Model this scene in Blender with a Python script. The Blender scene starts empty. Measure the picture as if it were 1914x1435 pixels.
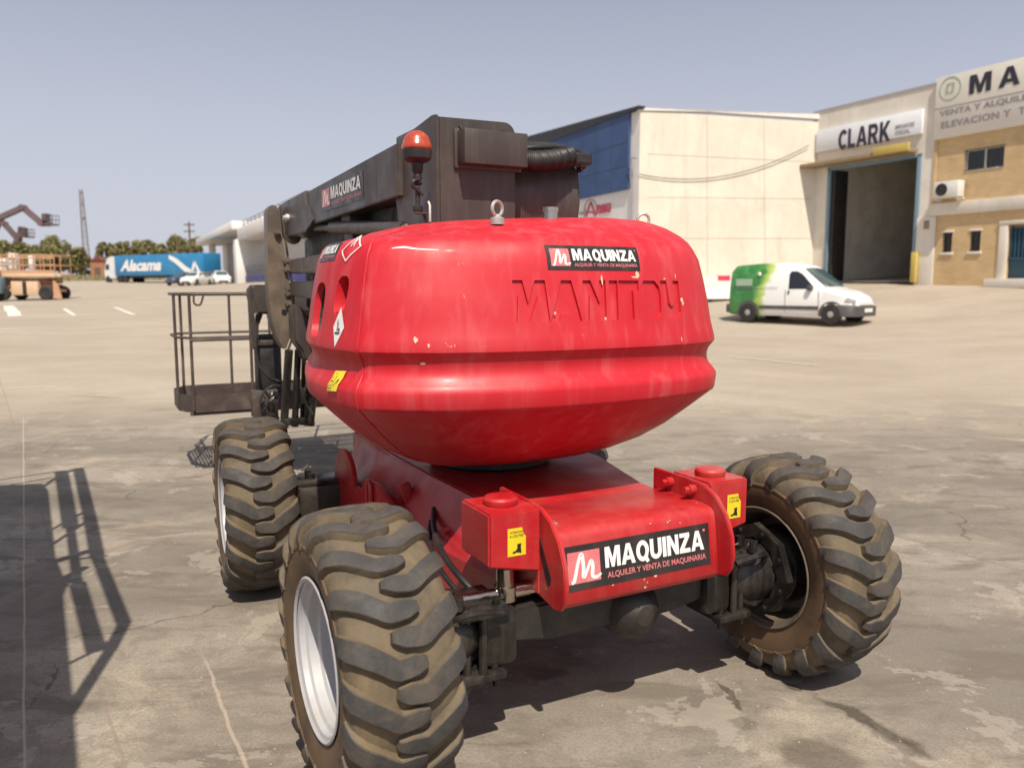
import bpy, bmesh, math, random
import numpy as np
from mathutils import Vector, Matrix, Euler
random.seed(7)
R=math.radians
sc=bpy.context.scene
C=sc.collection
# ------------------------------------------------------------------ camera
F_PX,PITCH,HC=1500.0,.1205,1.757
cd=bpy.data.cameras.new('camera'); cam=bpy.data.objects.new('camera',cd); C.objects.link(cam)
cd.sensor_fit='HORIZONTAL'; cd.sensor_width=36.0; cd.lens=36*F_PX/1914
cam.location=(0,0,HC); cam.rotation_euler=(math.pi/2-PITCH,0,0)
cd.clip_start=.05; cd.clip_end=3000
cd.dof.use_dof=True; cd.dof.focus_distance=3.7; cd.dof.aperture_fstop=2.2
sc.camera=cam
# ------------------------------------------------------------------ sky and sun
SH=Vector((-.108,.642,-1.0))            # a shadow moves this far for one metre of height
sun_el=math.asin(1/SH.length); sun_dir=-SH.normalized()
w=bpy.data.worlds.new('World'); sc.world=w; w.use_nodes=True
nt=w.node_tree; nt.nodes.clear()
sky=nt.nodes.new('ShaderNodeTexSky'); sky.sky_type='NISHITA'; sky.sun_disc=False
sky.sun_elevation=sun_el; sky.sun_rotation=math.atan2(sun_dir.x,sun_dir.y)
sky.air_density=1.0; sky.dust_density=2.2; sky.ozone_density=3.0; sky.altitude=0
bg=nt.nodes.new('ShaderNodeBackground'); bg.inputs[1].default_value=.080
wo=nt.nodes.new('ShaderNodeOutputWorld')
hs=nt.nodes.new('ShaderNodeHueSaturation'); hs.inputs['Saturation'].default_value=.66; hs.inputs['Value'].default_value=1.15; hs.inputs['Hue'].default_value=.515
nt.links.new(sky.outputs[0],hs.inputs['Color']); 
tcw=nt.nodes.new('ShaderNodeTexCoord'); sepw=nt.nodes.new('ShaderNodeSeparateXYZ'); nt.links.new(tcw.outputs['Generated'],sepw.inputs[0])
mrw=nt.nodes.new('ShaderNodeMapRange'); nt.links.new(sepw.outputs[2],mrw.inputs[0]); mrw.inputs[1].default_value=-.02; mrw.inputs[2].default_value=.42; mrw.inputs[3].default_value=.88; mrw.inputs[4].default_value=.28; mrw.interpolation_type='SMOOTHSTEP'
mxw=nt.nodes.new('ShaderNodeMix'); mxw.data_type='RGBA'; nt.links.new(mrw.outputs[0],mxw.inputs[0]); nt.links.new(hs.outputs[0],mxw.inputs[6]); mxw.inputs[7].default_value=(7.2,7.4,8.4,1)   # summer haze whitening the low sky
nt.links.new(mxw.outputs[2],bg.inputs[0]); nt.links.new(bg.outputs[0],wo.inputs[0])
sl=bpy.data.lights.new('sun','SUN'); sl.energy=5.0; sl.angle=R(.53); sl.color=(1,.91,.77)
so=bpy.data.objects.new('sun',sl); C.objects.link(so); so.rotation_euler=SH.to_track_quat('-Z','Y').to_euler()
sc.view_settings.view_transform='Standard'; sc.view_settings.look='None'
sc.view_settings.exposure=.17; sc.view_settings.gamma=1

# ------------------------------------------------------------------ helpers: pixels of the photo to places
cp,sp=math.cos(PITCH),math.sin(PITCH)
def ray(px,py):
    a=(px-957)/F_PX; b=-(py-717.5)/F_PX
    return Vector((a, cp+b*sp, -sp+b*cp))
def at(px,py,Y):
    d=ray(px,py); t=Y/d.y; return Vector((d.x*t,Y,HC+d.z*t))
def on_wall(px,py,p0,dr):
    """s along the wall and z for a pixel seen on the vertical plane p0+s*dr"""
    d=ray(px,py); den=d.x*dr[1]-d.y*dr[0]
    t=(p0[0]*dr[1]-p0[1]*dr[0])/den
    x,y=d.x*t,d.y*t
    return ((x-p0[0])*dr[0]+(y-p0[1])*dr[1], HC+d.z*t)

# terrain height: thin plate spline through a few surveyed spots
tp=[(-4,1,0),(4,1,0),(0,-6,0),(-6,5,0),(6,5,0),(0,7,0.03),(-3.5,8.6,.10),(5,9,.08),(-12,3,0),(12,3,0),
    (-12,16,.28),(0,16,.3),(10,18,.38)]
for px,py,Y in ((1500,606,24.5),(1545,529,37.5),(1722,532,33),(1900,534,29.8),(1340,560,33),(60,562,45),(300,525,112),(415,533,85),(495,527,66),(20,525,140),(200,545,60)):
    p=at(px,py,Y); tp.append((p.x,p.y,p.z))
tp+=[(60,60,3.2),(60,10,1.0),(-90,20,.6),(0,200,4.0),(-150,200,4.0),(100,200,6),(0,-60,0),(60,-60,0),(-90,-60,0)]
tp=np.array(tp,float)
def _U(r2): return np.where(r2>0,r2*np.log(np.maximum(r2,1e-9)),0)
_n=len(tp); _K=_U(((tp[:,None,:2]-tp[None,:,:2])**2).sum(-1)); _P=np.c_[np.ones(_n),tp[:,:2]]
_A=np.zeros((_n+3,_n+3)); _A[:_n,:_n]=_K+np.eye(_n)*.5; _A[:_n,_n:]=_P; _A[_n:,:_n]=_P.T
_w=np.linalg.solve(_A,np.r_[tp[:,2],0,0,0])
def T(x,y):
    if y>230: y=230
    x=max(-190,min(190,x)); 
    u=_U(((tp[:,:2]-np.array([x,y]))**2).sum(-1))
    z=float(u@_w[:_n]+_w[_n]+_w[_n+1]*x+_w[_n+2]*y)
    d=math.hypot(x-.3,(y-2.8)*.9); f=min(1,max(0,(d-3.2)/3.5)); f=f*f*(3-2*f)
    return z*f
def ground_at(px,Y):
    x=(px-957)/F_PX*(Y*cp+sp*0) ; 
    x=(px-957)/F_PX*Y/(cp) ; return Vector((x,Y,T(x,Y)))

# ------------------------------------------------------------------ materials
def newmat(name):
    m=bpy.data.materials.new(name); m.use_nodes=True; n=m.node_tree; n.nodes.clear()
    o=n.nodes.new('ShaderNodeOutputMaterial'); b=n.nodes.new('ShaderNodeBsdfPrincipled'); n.links.new(b.outputs[0],o.inputs[0])
    return m,n,b
def noise(n,vec,scale,detail=4,rough=.55,dist=0):
    t=n.nodes.new('ShaderNodeTexNoise'); t.inputs['Scale'].default_value=scale; t.inputs['Detail'].default_value=detail
    t.inputs['Roughness'].default_value=rough; t.inputs['Distortion'].default_value=dist; n.links.new(vec,t.inputs['Vector']); return t.outputs['Fac']
def mapr(n,v,a,b,c=0,d=1):
    t=n.nodes.new('ShaderNodeMapRange'); t.interpolation_type='SMOOTHSTEP'; n.links.new(v,t.inputs[0])
    for i,x in zip((1,2,3,4),(a,b,c,d)): t.inputs[i].default_value=x
    return t.outputs[0]
def mixc(n,f,a,b,mode='MIX'):
    t=n.nodes.new('ShaderNodeMix'); t.data_type='RGBA'; t.blend_type=mode
    if isinstance(f,(int,float)): t.inputs[0].default_value=f
    else: n.links.new(f,t.inputs[0])
    for i,x in ((6,a),(7,b)):
        if isinstance(x,tuple): t.inputs[i].default_value=(*x[:3],1)
        else: n.links.new(x,t.inputs[i])
    return t.outputs[2]
def math_(n,op,a,b=None):
    t=n.nodes.new('ShaderNodeMath'); t.operation=op
    for i,x in ((0,a),(1,b)):
        if x is None: continue
        if isinstance(x,(int,float)): t.inputs[i].default_value=x
        else: n.links.new(x,t.inputs[i])
    return t.outputs[0]
def mapping(n,vec,loc=(0,0,0),rot=(0,0,0),scale=(1,1,1)):
    t=n.nodes.new('ShaderNodeMapping'); n.links.new(vec,t.inputs[0])
    t.inputs[1].default_value=loc; t.inputs[2].default_value=rot; t.inputs[3].default_value=scale; return t.outputs[0]
def coord(n): return n.nodes.new('ShaderNodeTexCoord').outputs['Object']
def bump(n,b,h,strength=.3,dist=.01):
    t=n.nodes.new('ShaderNodeBump'); t.inputs['Strength'].default_value=strength; t.inputs['Distance'].default_value=dist
    n.links.new(h,t.inputs['Height']); n.links.new(t.outputs[0],b.inputs['Normal'])
def paint(name,col,rough=.45,dust=(.45,.38,.30),dustamt=.25,scale=3.0,streak=0,streakcol=None,chip=None,metal=0,bumpy=.05,coat=0,spec=.5,dark=.8):
    m,n,b=newmat(name); v=coord(n)
    c=mixc(n,noise(n,v,scale*1.7,5,.6),tuple(x*dark for x in col),tuple(min(1,x*1.12) for x in col))
    f=mapr(n,noise(n,v,scale,6,.65,.4),.42,.75,0,dustamt); c=mixc(n,f,c,dust)
    if streak:
        sv=mapping(n,v,scale=(9,9,.7)); f=mapr(n,noise(n,sv,1.6,4,.6,.3),.45,.72,0,streak); c=mixc(n,f,c,streakcol or dust)
    if chip:
        f=mapr(n,noise(n,v,34,3,.5,1.2),.735,.755,0,1); g=mapr(n,noise(n,v,2.3,2),.45,.6); f=math_(n,'MULTIPLY',f,g); c=mixc(n,f,c,chip)
    n.links.new(c,b.inputs['Base Color'])
    n.links.new(mapr(n,noise(n,v,scale*2,5),.3,.75,rough*.8,min(1,rough*1.35)),b.inputs['Roughness'])
    b.inputs['Metallic'].default_value=metal; b.inputs['Specular IOR Level'].default_value=spec
    b.inputs['Coat Weight'].default_value=coat; b.inputs['Coat Roughness'].default_value=.18
    if bumpy: bump(n,b,noise(n,v,45,5,.6),bumpy,.004)
    return m
M={}
M['red']=paint('dusty_red_paint',(.50,.008,.018),.50,(.56,.10,.11),.28,1.1,.30,(.60,.13,.14),(.60,.45,.33),coat=.03,bumpy=.02,dark=.88)
M['red2']=paint('red_chassis_paint',(.44,.008,.014),.42,(.45,.22,.16),.22,2.5,.12,(.55,.2,.16),(.62,.45,.30),coat=.15,bumpy=.04)
M['boom']=paint('brown_black_boom_paint',(.055,.044,.041),.42,(.14,.112,.092),.4,2.2,.2,(.16,.13,.11),None,bumpy=.05,spec=.45)
M['basket']=paint('worn_basket_paint',(.062,.045,.040),.6,(.22,.17,.13),.45,4,0,None,(.6,.5,.42),bumpy=.1)
M['link']=paint('dusty_link_steel',(.095,.074,.060),.5,(.26,.19,.13),.6,2.5,.3,(.28,.2,.13),None,bumpy=.08)
M['black']=paint('black_rubber_plastic',(.016,.015,.016),.5,(.08,.07,.06),.4,6,bumpy=.1)
M['grease']=paint('greasy_black_steel',(.020,.018,.017),.30,(.07,.058,.045),.5,9,.3,(.14,.12,.1),None,bumpy=.35,metal=.3)
M['axle']=paint('dusty_axle_casting',(.022,.019,.017),.5,(.09,.07,.05),.5,7,bumpy=.3)
M['lug']=paint('worn_grey_rubber',(.050,.046,.045),.8,(.14,.11,.075),.45,7,.2,(.12,.11,.10),(.20,.18,.16),bumpy=.8,dark=.6)
M['carcass']=paint('mud_dusted_rubber',(.150,.114,.070),.88,(.055,.048,.042),.9,4.6,.35,(.24,.165,.085),None,bumpy=.7,dark=.6)
M['side']=paint('brown_sidewall_rubber',(.135,.082,.043),.75,(.045,.03,.02),.9,3.2,bumpy=.25,dark=.7)
M['rim']=paint('white_grey_rim_paint',(.44,.44,.46),.42,(.35,.28,.2),.35,6,0,None,None,bumpy=.05,coat=.1)
M['rimdirtshade']=paint('muddy_shaded_inner_rim',(.16,.125,.09),.6,(.05,.04,.03),.7,5,bumpy=.15)  # mud brown, darkened further to carry the shade inside the wheel
M['chrome']=paint('chromed_rod',(.55,.5,.45),.18,(.3,.2,.1),.4,12,metal=1,bumpy=.05)
M['galv']=paint('galvanised_steel',(.50,.48,.45),.5,(.4,.35,.3),.3,20,metal=.6)
M['stk']=paint('black_sticker',(.022,.018,.018),.35,(.10,.07,.06),.35,6,bumpy=0)
M['stkred']=paint('sticker_red',(.62,.16,.17),.4,(.6,.4,.38),.4,14,bumpy=0)
M['stkpink']=paint('faded_pink_sticker',(.62,.11,.17),.4,(.7,.3,.34),.5,8,bumpy=0)
M['white']=paint('white_lettering',(.80,.78,.76),.45,(.6,.5,.45),.15,14,bumpy=0)
M['yellow']=paint('yellow_sticker',(.80,.62,.02),.4,(.6,.45,.1),.2,14,bumpy=0)
M['concrete_wall']=None

# ------------------------------------------------------------------ mesh builder
class MB:
    def __init__(s): s.v=[];s.f=[];s.m=[];s.sm=[]
    def add(s,vs,fs,mi=0,smooth=False):
        o=len(s.v); s.v+= [tuple(x) for x in vs]
        for f in fs: s.f.append(tuple(i+o for i in f)); s.m.append(mi); s.sm.append(smooth)
    def box(s,lo,hi,mi=0,rot=None,bev=.006,piv=None):
        lo=Vector(lo);hi=Vector(hi);c=(lo+hi)/2;h=(hi-lo)/2
        bm=bmesh.new(); bmesh.ops.create_cube(bm,size=2)
        for v in bm.verts: v.co=Vector((v.co.x*h.x,v.co.y*h.y,v.co.z*h.z))
        b=min(bev,h.x*.45,h.y*.45,h.z*.45)
        if b>0: bmesh.ops.bevel(bm,geom=bm.edges[:],offset=b,segments=2,affect='EDGES',profile=.5)
        Rm=Euler(rot).to_matrix() if rot else Matrix.Identity(3)
        pv=Vector(piv) if piv else c
        s.add([Rm@(v.co+c-pv)+pv for v in bm.verts],[[v.index for v in f.verts] for f in bm.faces],mi); bm.free()
    def ring(s,c,ax,r,seg,up=None):
        ax=ax.normalized(); a=ax.orthogonal().normalized() if up is None else (up-ax*up.dot(ax)).normalized(); b=ax.cross(a)
        return [c+a*r*math.cos(2*math.pi*i/seg)+b*r*math.sin(2*math.pi*i/seg) for i in range(seg)]
    def cyl(s,p0,p1,r,r1=None,seg=14,mi=0,cap=True,smooth=True):
        p0=Vector(p0);p1=Vector(p1); r1=r if r1 is None else r1; d=p1-p0; u=d.normalized().orthogonal()
        a=s.ring(p0,d,r,seg,u); b=s.ring(p1,d,r1,seg,u)
        s.add(a+b,[(i,(i+1)%seg,seg+(i+1)%seg,seg+i) for i in range(seg)],mi,smooth)
        if cap: s.add(a,[tuple(range(seg))[::-1]],mi); s.add(b,[tuple(range(seg))],mi)
    def tube(s,pts,r,seg=8,mi=0,sub=0,rf=None):
        pts=[Vector(p) for p in pts]
        if sub: pts=catmull(pts,sub)
        n=len(pts); up=None; rows=[]
        for i,p in enumerate(pts):
            d=(pts[min(i+1,n-1)]-pts[max(i-1,0)]).normalized()
            if up is None: up=d.orthogonal()
            up=(up-d*up.dot(d)).normalized(); rr=r if rf is None else rf(i/(n-1))*r
            rows+=s.ring(p,d,rr,seg,up)
        fs=[(i*seg+j,i*seg+(j+1)%seg,(i+1)*seg+(j+1)%seg,(i+1)*seg+j) for i in range(n-1) for j in range(seg)]
        s.add(rows,fs,mi,True); s.add(rows[:seg],[tuple(range(seg))[::-1]],mi); s.add(rows[-seg:],[tuple(range(seg))],mi)
    def prism(s,poly,fn,d0,d1,mi=0,bev=0):
        """poly in 2D, fn(a,b,d)->3D"""
        n=len(poly); vs=[fn(a,b,d0) for a,b in poly]+[fn(a,b,d1) for a,b in poly]
        fs=[(i,(i+1)%n,n+(i+1)%n,n+i) for i in range(n)]+[tuple(range(n))[::-1],tuple(range(n,2*n))]
        if bev:
            bm=bmesh.new(); bv=[bm.verts.new(v) for v in vs]; [bm.faces.new([bv[i] for i in f]) for f in fs]
            bmesh.ops.recalc_face_normals(bm,faces=bm.faces[:])
            ed=[e for e in bm.edges if len(e.link_faces)==2 and e.calc_face_angle(0)>.5]
            bmesh.ops.bevel(bm,geom=ed,offset=bev,segments=2,affect='EDGES'); bm.verts.index_update()
            s.add([v.co for v in bm.verts],[[v.index for v in f.verts] for f in bm.faces],mi); bm.free()
        else: s.add(vs,fs,mi)
    def lathe(s,prof,c,ax,seg=32,mi=0,smooth=True,caps=True):
        c=Vector(c); ax=Vector(ax).normalized(); u=ax.orthogonal(); rows=[]
        for a,r in prof: rows+=s.ring(c+ax*a,ax,max(r,1e-4),seg,u)
        n=len(prof)
        s.add(rows,[(i*seg+j,i*seg+(j+1)%seg,(i+1)*seg+(j+1)%seg,(i+1)*seg+j) for i in range(n-1) for j in range(seg)],mi,smooth)
        if caps: s.add(rows[:seg],[tuple(range(seg))[::-1]],mi); s.add(rows[-seg:],[tuple(range(seg))],mi)
    def build(s,name,mats,parent=None,sharp=None,recalc=True):
        me=bpy.data.meshes.new(name); me.from_pydata(s.v,[],s.f)
        for m in (mats if isinstance(mats,(list,tuple)) else [mats]): me.materials.append(M[m] if isinstance(m,str) else m)
        me.polygons.foreach_set('material_index',s.m); me.polygons.foreach_set('use_smooth',s.sm)
        if recalc:
            bm=bmesh.new(); bm.from_mesh(me); bmesh.ops.recalc_face_normals(bm,faces=bm.faces[:]); bm.to_mesh(me); bm.free()
        if sharp: me.set_sharp_from_angle(angle=R(sharp))
        me.update(); o=bpy.data.objects.new(name,me); C.objects.link(o)
        if parent: o.parent=parent
        return o
def catmull(p,k,closed=False):
    n=len(p); out=[]
    for i in range(n if closed else n-1):
        g=(lambda j:p[j%n]) if closed else (lambda j:p[max(0,min(n-1,j))])
        a,b,c,d=g(i-1),g(i),g(i+1),g(i+2)
        for t in range(k):
            t/=k; out.append(.5*((2*b)+(c-a)*t+(2*a-5*b+4*c-d)*t*t+(3*b-a-3*c+d)*t**3))
    if not closed: out.append(p[-1])
    return out
def tag(o,label=None,cat=None,group=None,kind=None):
    for k,v in (('label',label),('category',cat),('group',group),('kind',kind)):
        if v: o[k]=v
    return o
def empty(name,loc,rz,label,cat,group=None):
    o=bpy.data.objects.new(name,None); C.objects.link(o); o.location=loc; o.rotation_euler=(0,0,rz); o.empty_display_size=.2
    return tag(o,label,cat,group)
def copy_tree(o,parent=None):
    c=o.copy(); C.objects.link(c); c.parent=parent
    for ch in list(o.children): copy_tree(ch,c)
    return c
_tc={}
def text2d(s,bold=.0,shear=0,spacing=1.0):
    """filled text as verts, faces, scaled to the unit box"""
    k=(s,bold,shear,spacing)
    if k in _tc: return _tc[k]
    cu=bpy.data.curves.new('t','FONT'); cu.body=s; cu.offset=bold; cu.shear=shear; cu.resolution_u=4; cu.space_character=spacing; cu.dimensions='2D'; cu.fill_mode='BOTH'
    o=bpy.data.objects.new('t',cu); C.objects.link(o); bpy.context.view_layer.update()
    me=bpy.data.meshes.new_from_object(o.evaluated_get(bpy.context.evaluated_depsgraph_get()))
    vs=[v.co.copy() for v in me.vertices]; fs=[tuple(p.vertices) for p in me.polygons]
    x0=min(v.x for v in vs);x1=max(v.x for v in vs);y0=min(v.y for v in vs);y1=max(v.y for v in vs)
    vs=[((v.x-x0)/(x1-x0),(v.y-y0)/(y1-y0)) for v in vs]
    bpy.data.objects.remove(o); bpy.data.curves.remove(cu); bpy.data.meshes.remove(me)
    _tc[k]=(vs,fs); return vs,fs
def put_text(mb,s,fn,u0,v0,u1,v1,mi=0,bold=.02,shear=0,spacing=1.0):
    vs,fs=text2d(s,bold,shear,spacing)
    mb.add([fn(u0+(u1-u0)*a,v0+(v1-v0)*b) for a,b in vs],fs,mi)
def grid_patch(mb,fn,u0,v0,u1,v1,nu=8,nv=2,mi=0):
    vs=[fn(u0+(u1-u0)*i/nu,v0+(v1-v0)*j/nv) for j in range(nv+1) for i in range(nu+1)]
    mb.add(vs,[(j*(nu+1)+i,j*(nu+1)+i+1,(j+1)*(nu+1)+i+1,(j+1)*(nu+1)+i) for j in range(nv) for i in range(nu)],mi)
def stroke(mb,fn,pts,w,mi=0):
    """flat brush stroke in the sticker plane; pts (u,v,width factor)"""
    P=[Vector((a,b,c)) for a,b,c in pts]; P=catmull(P,6); L=[];Rr=[]
    for i,p in enumerate(P):
        d=P[min(i+1,len(P)-1)]-P[max(0,i-1)]; d.z=0; d=d.normalized() if d.length>1e-6 else Vector((1,0,0)); n=Vector((-d.y,d.x,0))*w*p.z
        L.append(fn(p.x+n.x,p.y+n.y)); Rr.append(fn(p.x-n.x,p.y-n.y))
    k=len(P); mb.add(L+Rr,[(i,i+1,k+i+1,k+i) for i in range(k-1)],mi)
def arcp(cx,cy,rx,ry,a0,a1,n=7): return [(cx+rx*math.cos(R(a0+(a1-a0)*i/n)),cy+ry*math.sin(R(a0+(a1-a0)*i/n))) for i in range(n+1)]
def keyed(outer,hole): return (outer,hole)
_o=arcp(.46,.5,.46,.52,90,450,24)[:-1]; _h=arcp(.46,.5,.20,.29,90,-270,18)[:-1]
HG={'M':[(0,0),(0,1),(.33,1),(.525,.42),(.72,1),(1.05,1),(1.05,0),(.80,0),(.80,.66),(.62,0),(.43,0),(.25,.66),(.25,0)],
 'A':keyed([(.49,1),(.36,1),(0,0),(.27,0),(.335,.2),(.65,.2),(.715,0),(.98,0),(.64,1)],[(.49,.76),(.585,.39),(.40,.39)]),
 'Q':keyed(_o[:14]+[(.60,.03),(.72,-.12),(.93,-.04),(.80,.14)]+_o[18:],_h),
 'O':keyed(_o,_h),
 'C':arcp(.46,.5,.46,.52,40,320,20)+arcp(.46,.5,.20,.29,310,50,16),
 'U':[(0,1)]+arcp(.42,.36,.42,.38,180,360,10)+[(.84,1),(.58,1)]+arcp(.42,.36,.16,.15,360,180,8)+[(.26,1)],
 'I':[(0,0),(0,1),(.27,1),(.27,0)],'L':[(0,0),(0,1),(.26,1),(.26,.22),(.68,.22),(.68,0)],
 'N':[(0,0),(0,1),(.27,1),(.60,.44),(.60,1),(.85,1),(.85,0),(.60,0),(.25,.58),(.25,0)],
 'Z':[(0,0),(0,.2),(.44,.78),(.03,.78),(.03,1),(.78,1),(.78,.80),(.34,.22),(.80,.22),(.80,0)],
 'R':keyed([(.25,1),(0,1),(0,0),(.26,0),(.26,.36),(.36,.36),(.58,0),(.90,0),(.64,.42)]+arcp(.52,.69,.32,.31,-50,90,8),[(.25,.80)]+arcp(.48,.68,.12,.12,90,-90,5)+[(.26,.56)]),
 'K':[(0,0),(0,1),(.26,1),(.26,.60),(.58,1),(.90,1),(.50,.54),(.94,0),(.62,0),(.34,.37),(.26,.27),(.26,0)]}
def put_heavy(mb,s,fn,u0,v0,u1,v1,mi=0,gap=.09,shear=0):
    x=0; out=[]
    for ch in s:
        g=HG[ch]; 
        k=('H',ch)
        if k not in _tc:
            g=g if isinstance(g,tuple) else (g,); from mathutils.geometry import tessellate_polygon
            vv=[q for l in g for q in l]; _tc[k]=(vv,tessellate_polygon([[Vector((*q,0)) for q in l] for l in g]))
        vs,fs=_tc[k]; out.append((x,vs,fs)); x+=max(a for a,b in vs)+gap
    W=x-gap; sx=(u1-u0)/W
    for x,vs,fs in out: mb.add([fn(u0+(x+a+shear*b)*sx,v0+(v1-v0)*b) for a,b in vs],fs,mi)
def rental_sticker(fn,parent,plate='stk',aspect=3.75):
    """fn(u,v,h): u 0..aspect, v 0..1 in sticker units"""
    mb=MB(); grid_patch(mb,lambda u,v:fn(u,v,.002),0,0,aspect,1,12,3); s=mb.build('sticker',plate,parent,recalc=False)
    W=aspect-1.06
    mb=MB(); g=lambda u,v:fn(u,v,.0035)
    grid_patch(mb,g,.14,.16,.90,.86,4,2,1)
    put_text(mb,'ALQUILER Y VENTA DE MAQUINARIA',g,1.06,.13,aspect-.13,.29,1,.018)
    g2=lambda u,v:fn(u,v,.0045)
    put_heavy(mb,'MAQUINZA',g2,1.02,.39,aspect-.17,.86,0,.07)
    mb.add([g2(aspect-.15+.035*math.cos(i*.785),.85+.035*math.sin(i*.785)) for i in range(8)],[tuple(range(8))],1)
    k=[(.20,.20,.9),(.27,.24,1.0),(.38,.62,.9),(.47,.80,1.0),(.50,.55,1.0),(.49,.28,1.0),(.58,.42,.8),(.68,.62,.9),(.72,.50,1.0),(.70,.28,1.0),(.80,.24,.9),(.91,.30,.6)]
    stroke(mb,g2,k,.040,0)
    mb.build('lettering',['white','stkred' if plate=='stk' else 'stkpink'],s,recalc=False)
    return s

# ================================================================== GROUND
def ground_material():
    m,n,b=newmat('yard_concrete'); v=coord(n)
    big=noise(n,mapping(n,v,scale=(.35,1,1)),.55,6,.6,.5); mid=noise(n,mapping(n,v,scale=(.6,1.6,1)),2.2,7,.65,.6); fine=noise(n,v,28,6,.7)
    c=mixc(n,mapr(n,big,.36,.66),(.205,.180,.150),(.325,.287,.238))
    c=mixc(n,mapr(n,mid,.47,.63,0,.75),c,(.145,.122,.098))
    c=mixc(n,mapr(n,noise(n,v,1.1,6,.65,.8),.52,.70,0,.6),c,(.46,.39,.30))
    c=mixc(n,mapr(n,noise(n,v,5.5,7,.72,.6),.50,.66,0,.45),c,(.16,.13,.10))
    c=mixc(n,mapr(n,fine,.3,.75,0,.22),c,(.17,.14,.115))
    c=mixc(n,mapr(n,noise(n,v,75,5,.8),.42,.62,0,.42),c,(.13,.108,.086))
    c=mixc(n,mapr(n,noise(n,v,130,3,.7),.60,.72,0,.5),c,(.55,.49,.41))
    cr=n.nodes.new('ShaderNodeTexVoronoi'); cr.feature='DISTANCE_TO_EDGE'; cr.inputs['Scale'].default_value=.55
    nz=n.nodes.new('ShaderNodeTexNoise'); nz.inputs['Scale'].default_value=1.7; nz.inputs['Detail'].default_value=6; n.links.new(v,nz.inputs['Vector'])
    av=n.nodes.new('ShaderNodeVectorMath'); av.operation='ADD'; n.links.new(v,av.inputs[0]); n.links.new(nz.outputs['Color'],av.inputs[1]); n.links.new(av.outputs[0],cr.inputs['Vector'])
    c=mixc(n,math_(n,'MULTIPLY',mapr(n,cr.outputs['Distance'],.003,.009,.75,0),mapr(n,noise(n,v,.8,3),.48,.58)),c,(.10,.085,.07))
    c=mixc(n,mapr(n,noise(n,mapping(n,v,loc=(5,2,0),rot=(0,0,.3),scale=(.5,1.6,1)),1.6,5,.6,1.0),.60,.70,0,.5),c,(.15,.128,.105))
    c=mixc(n,mapr(n,noise(n,mapping(n,v,loc=(3,7,0)),.7,9,.68,.5),.500,.525,0,.24),c,(.13,.112,.092))
    c=mixc(n,mapr(n,noise(n,mapping(n,v,loc=(11,2,0)),1.5,9,.7,.3),.585,.60,0,.35),c,(.42,.375,.31))
    # pebbly grit and pale flecks
    vo=n.nodes.new('ShaderNodeTexVoronoi'); vo.inputs['Scale'].default_value=90; n.links.new(v,vo.inputs['Vector'])
    c=mixc(n,math_(n,'MULTIPLY',mapr(n,vo.outputs['Distance'],.12,.2,.7,0),mapr(n,noise(n,v,6,3),.55,.7)),c,(.58,.52,.44))
    # far part of the yard: warm worn asphalt
    sep=n.nodes.new('ShaderNodeSeparateXYZ'); n.links.new(v,sep.inputs[0])
    far=mapr(n,math_(n,'ADD',sep.outputs[1],math_(n,'MULTIPLY',noise(n,v,.5,3),4.0)),9.5,14.5)
    fc=mixc(n,mapr(n,noise(n,mapping(n,v,scale=(.55,1,1)),.5,7,.7,.3),.3,.72),(.345,.290,.228),(.43,.370,.295))
    fc=mixc(n,mapr(n,noise(n,v,30,5,.7),.45,.7,0,.35),fc,(.24,.19,.15))
    c=mixc(n,math_(n,'MULTIPLY',far,.85),c,fc)
    # distorted coordinates for stains and cracks
    nn=n.nodes.new('ShaderNodeTexNoise'); nn.inputs['Scale'].default_value=7; nn.inputs['Detail'].default_value=4; n.links.new(v,nn.inputs['Vector'])
    sub=n.nodes.new('ShaderNodeVectorMath'); sub.operation='SUBTRACT'; n.links.new(nn.outputs['Color'],sub.inputs[0]); sub.inputs[1].default_value=(.5,.5,.5)
    scl=n.nodes.new('ShaderNodeVectorMath'); scl.operation='SCALE'; n.links.new(sub.outputs[0],scl.inputs[0]); scl.inputs['Scale'].default_value=.16
    add=n.nodes.new('ShaderNodeVectorMath'); add.operation='ADD'; n.links.new(v,add.inputs[0]); n.links.new(scl.outputs[0],add.inputs[1]); dv=add.outputs[0]
    def blob(x,y,ang,lx,ly,hard=.25):
        t=n.nodes.new('ShaderNodeMapping'); t.vector_type='TEXTURE'; n.links.new(dv,t.inputs[0]); t.inputs[1].default_value=(x,y,0); t.inputs[2].default_value=(0,0,ang); t.inputs[3].default_value=(lx,ly,100)
        l=n.nodes.new('ShaderNodeVectorMath'); l.operation='LENGTH'; n.links.new(t.outputs[0],l.inputs[0]); return mapr(n,l.outputs['Value'],1-hard,1,1,0)
    def gp(px,py):
        d=ray(px,py); t=-HC/d.z; return d.x*t,d.y*t
    def seg(p,q,wd,hard=.5):
        (x0,y0),(x1,y1)=gp(*p),gp(*q); return blob((x0+x1)/2,(y0+y1)/2,math.atan2(y1-y0,x1-x0),math.hypot(x1-x0,y1-y0)/2,wd,hard)
    wet=(.062,.050,.038)
    for p,q,wd,a in (((1500,1285),(1760,1425),.045,.8),((1600,1340),(1760,1430),.07,.55),((1335,1265),(1395,1335),.022,.75),((1385,1340),(1410,1370),.06,.45),
                     ((1430,1400),(1640,1435),.16,.6),((985,1265),(1060,1250),.07,.55),((1460,1275),(1500,1290),.03,.8)):
        c=mixc(n,math_(n,'MULTIPLY',seg(p,q,wd),a),c,wet)
    for p,q,wd,a in (((100,760),(260,768),.10,.5),((120,880),(300,872),.12,.35),((240,790),(370,782),.12,.45),((1180,800),(1330,805),.3,.18),((1390,640),(1450,646),.12,.3)):
        c=mixc(n,math_(n,'MULTIPLY',seg(p,q,wd,.9),a),c,(.19,.16,.135))
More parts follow.
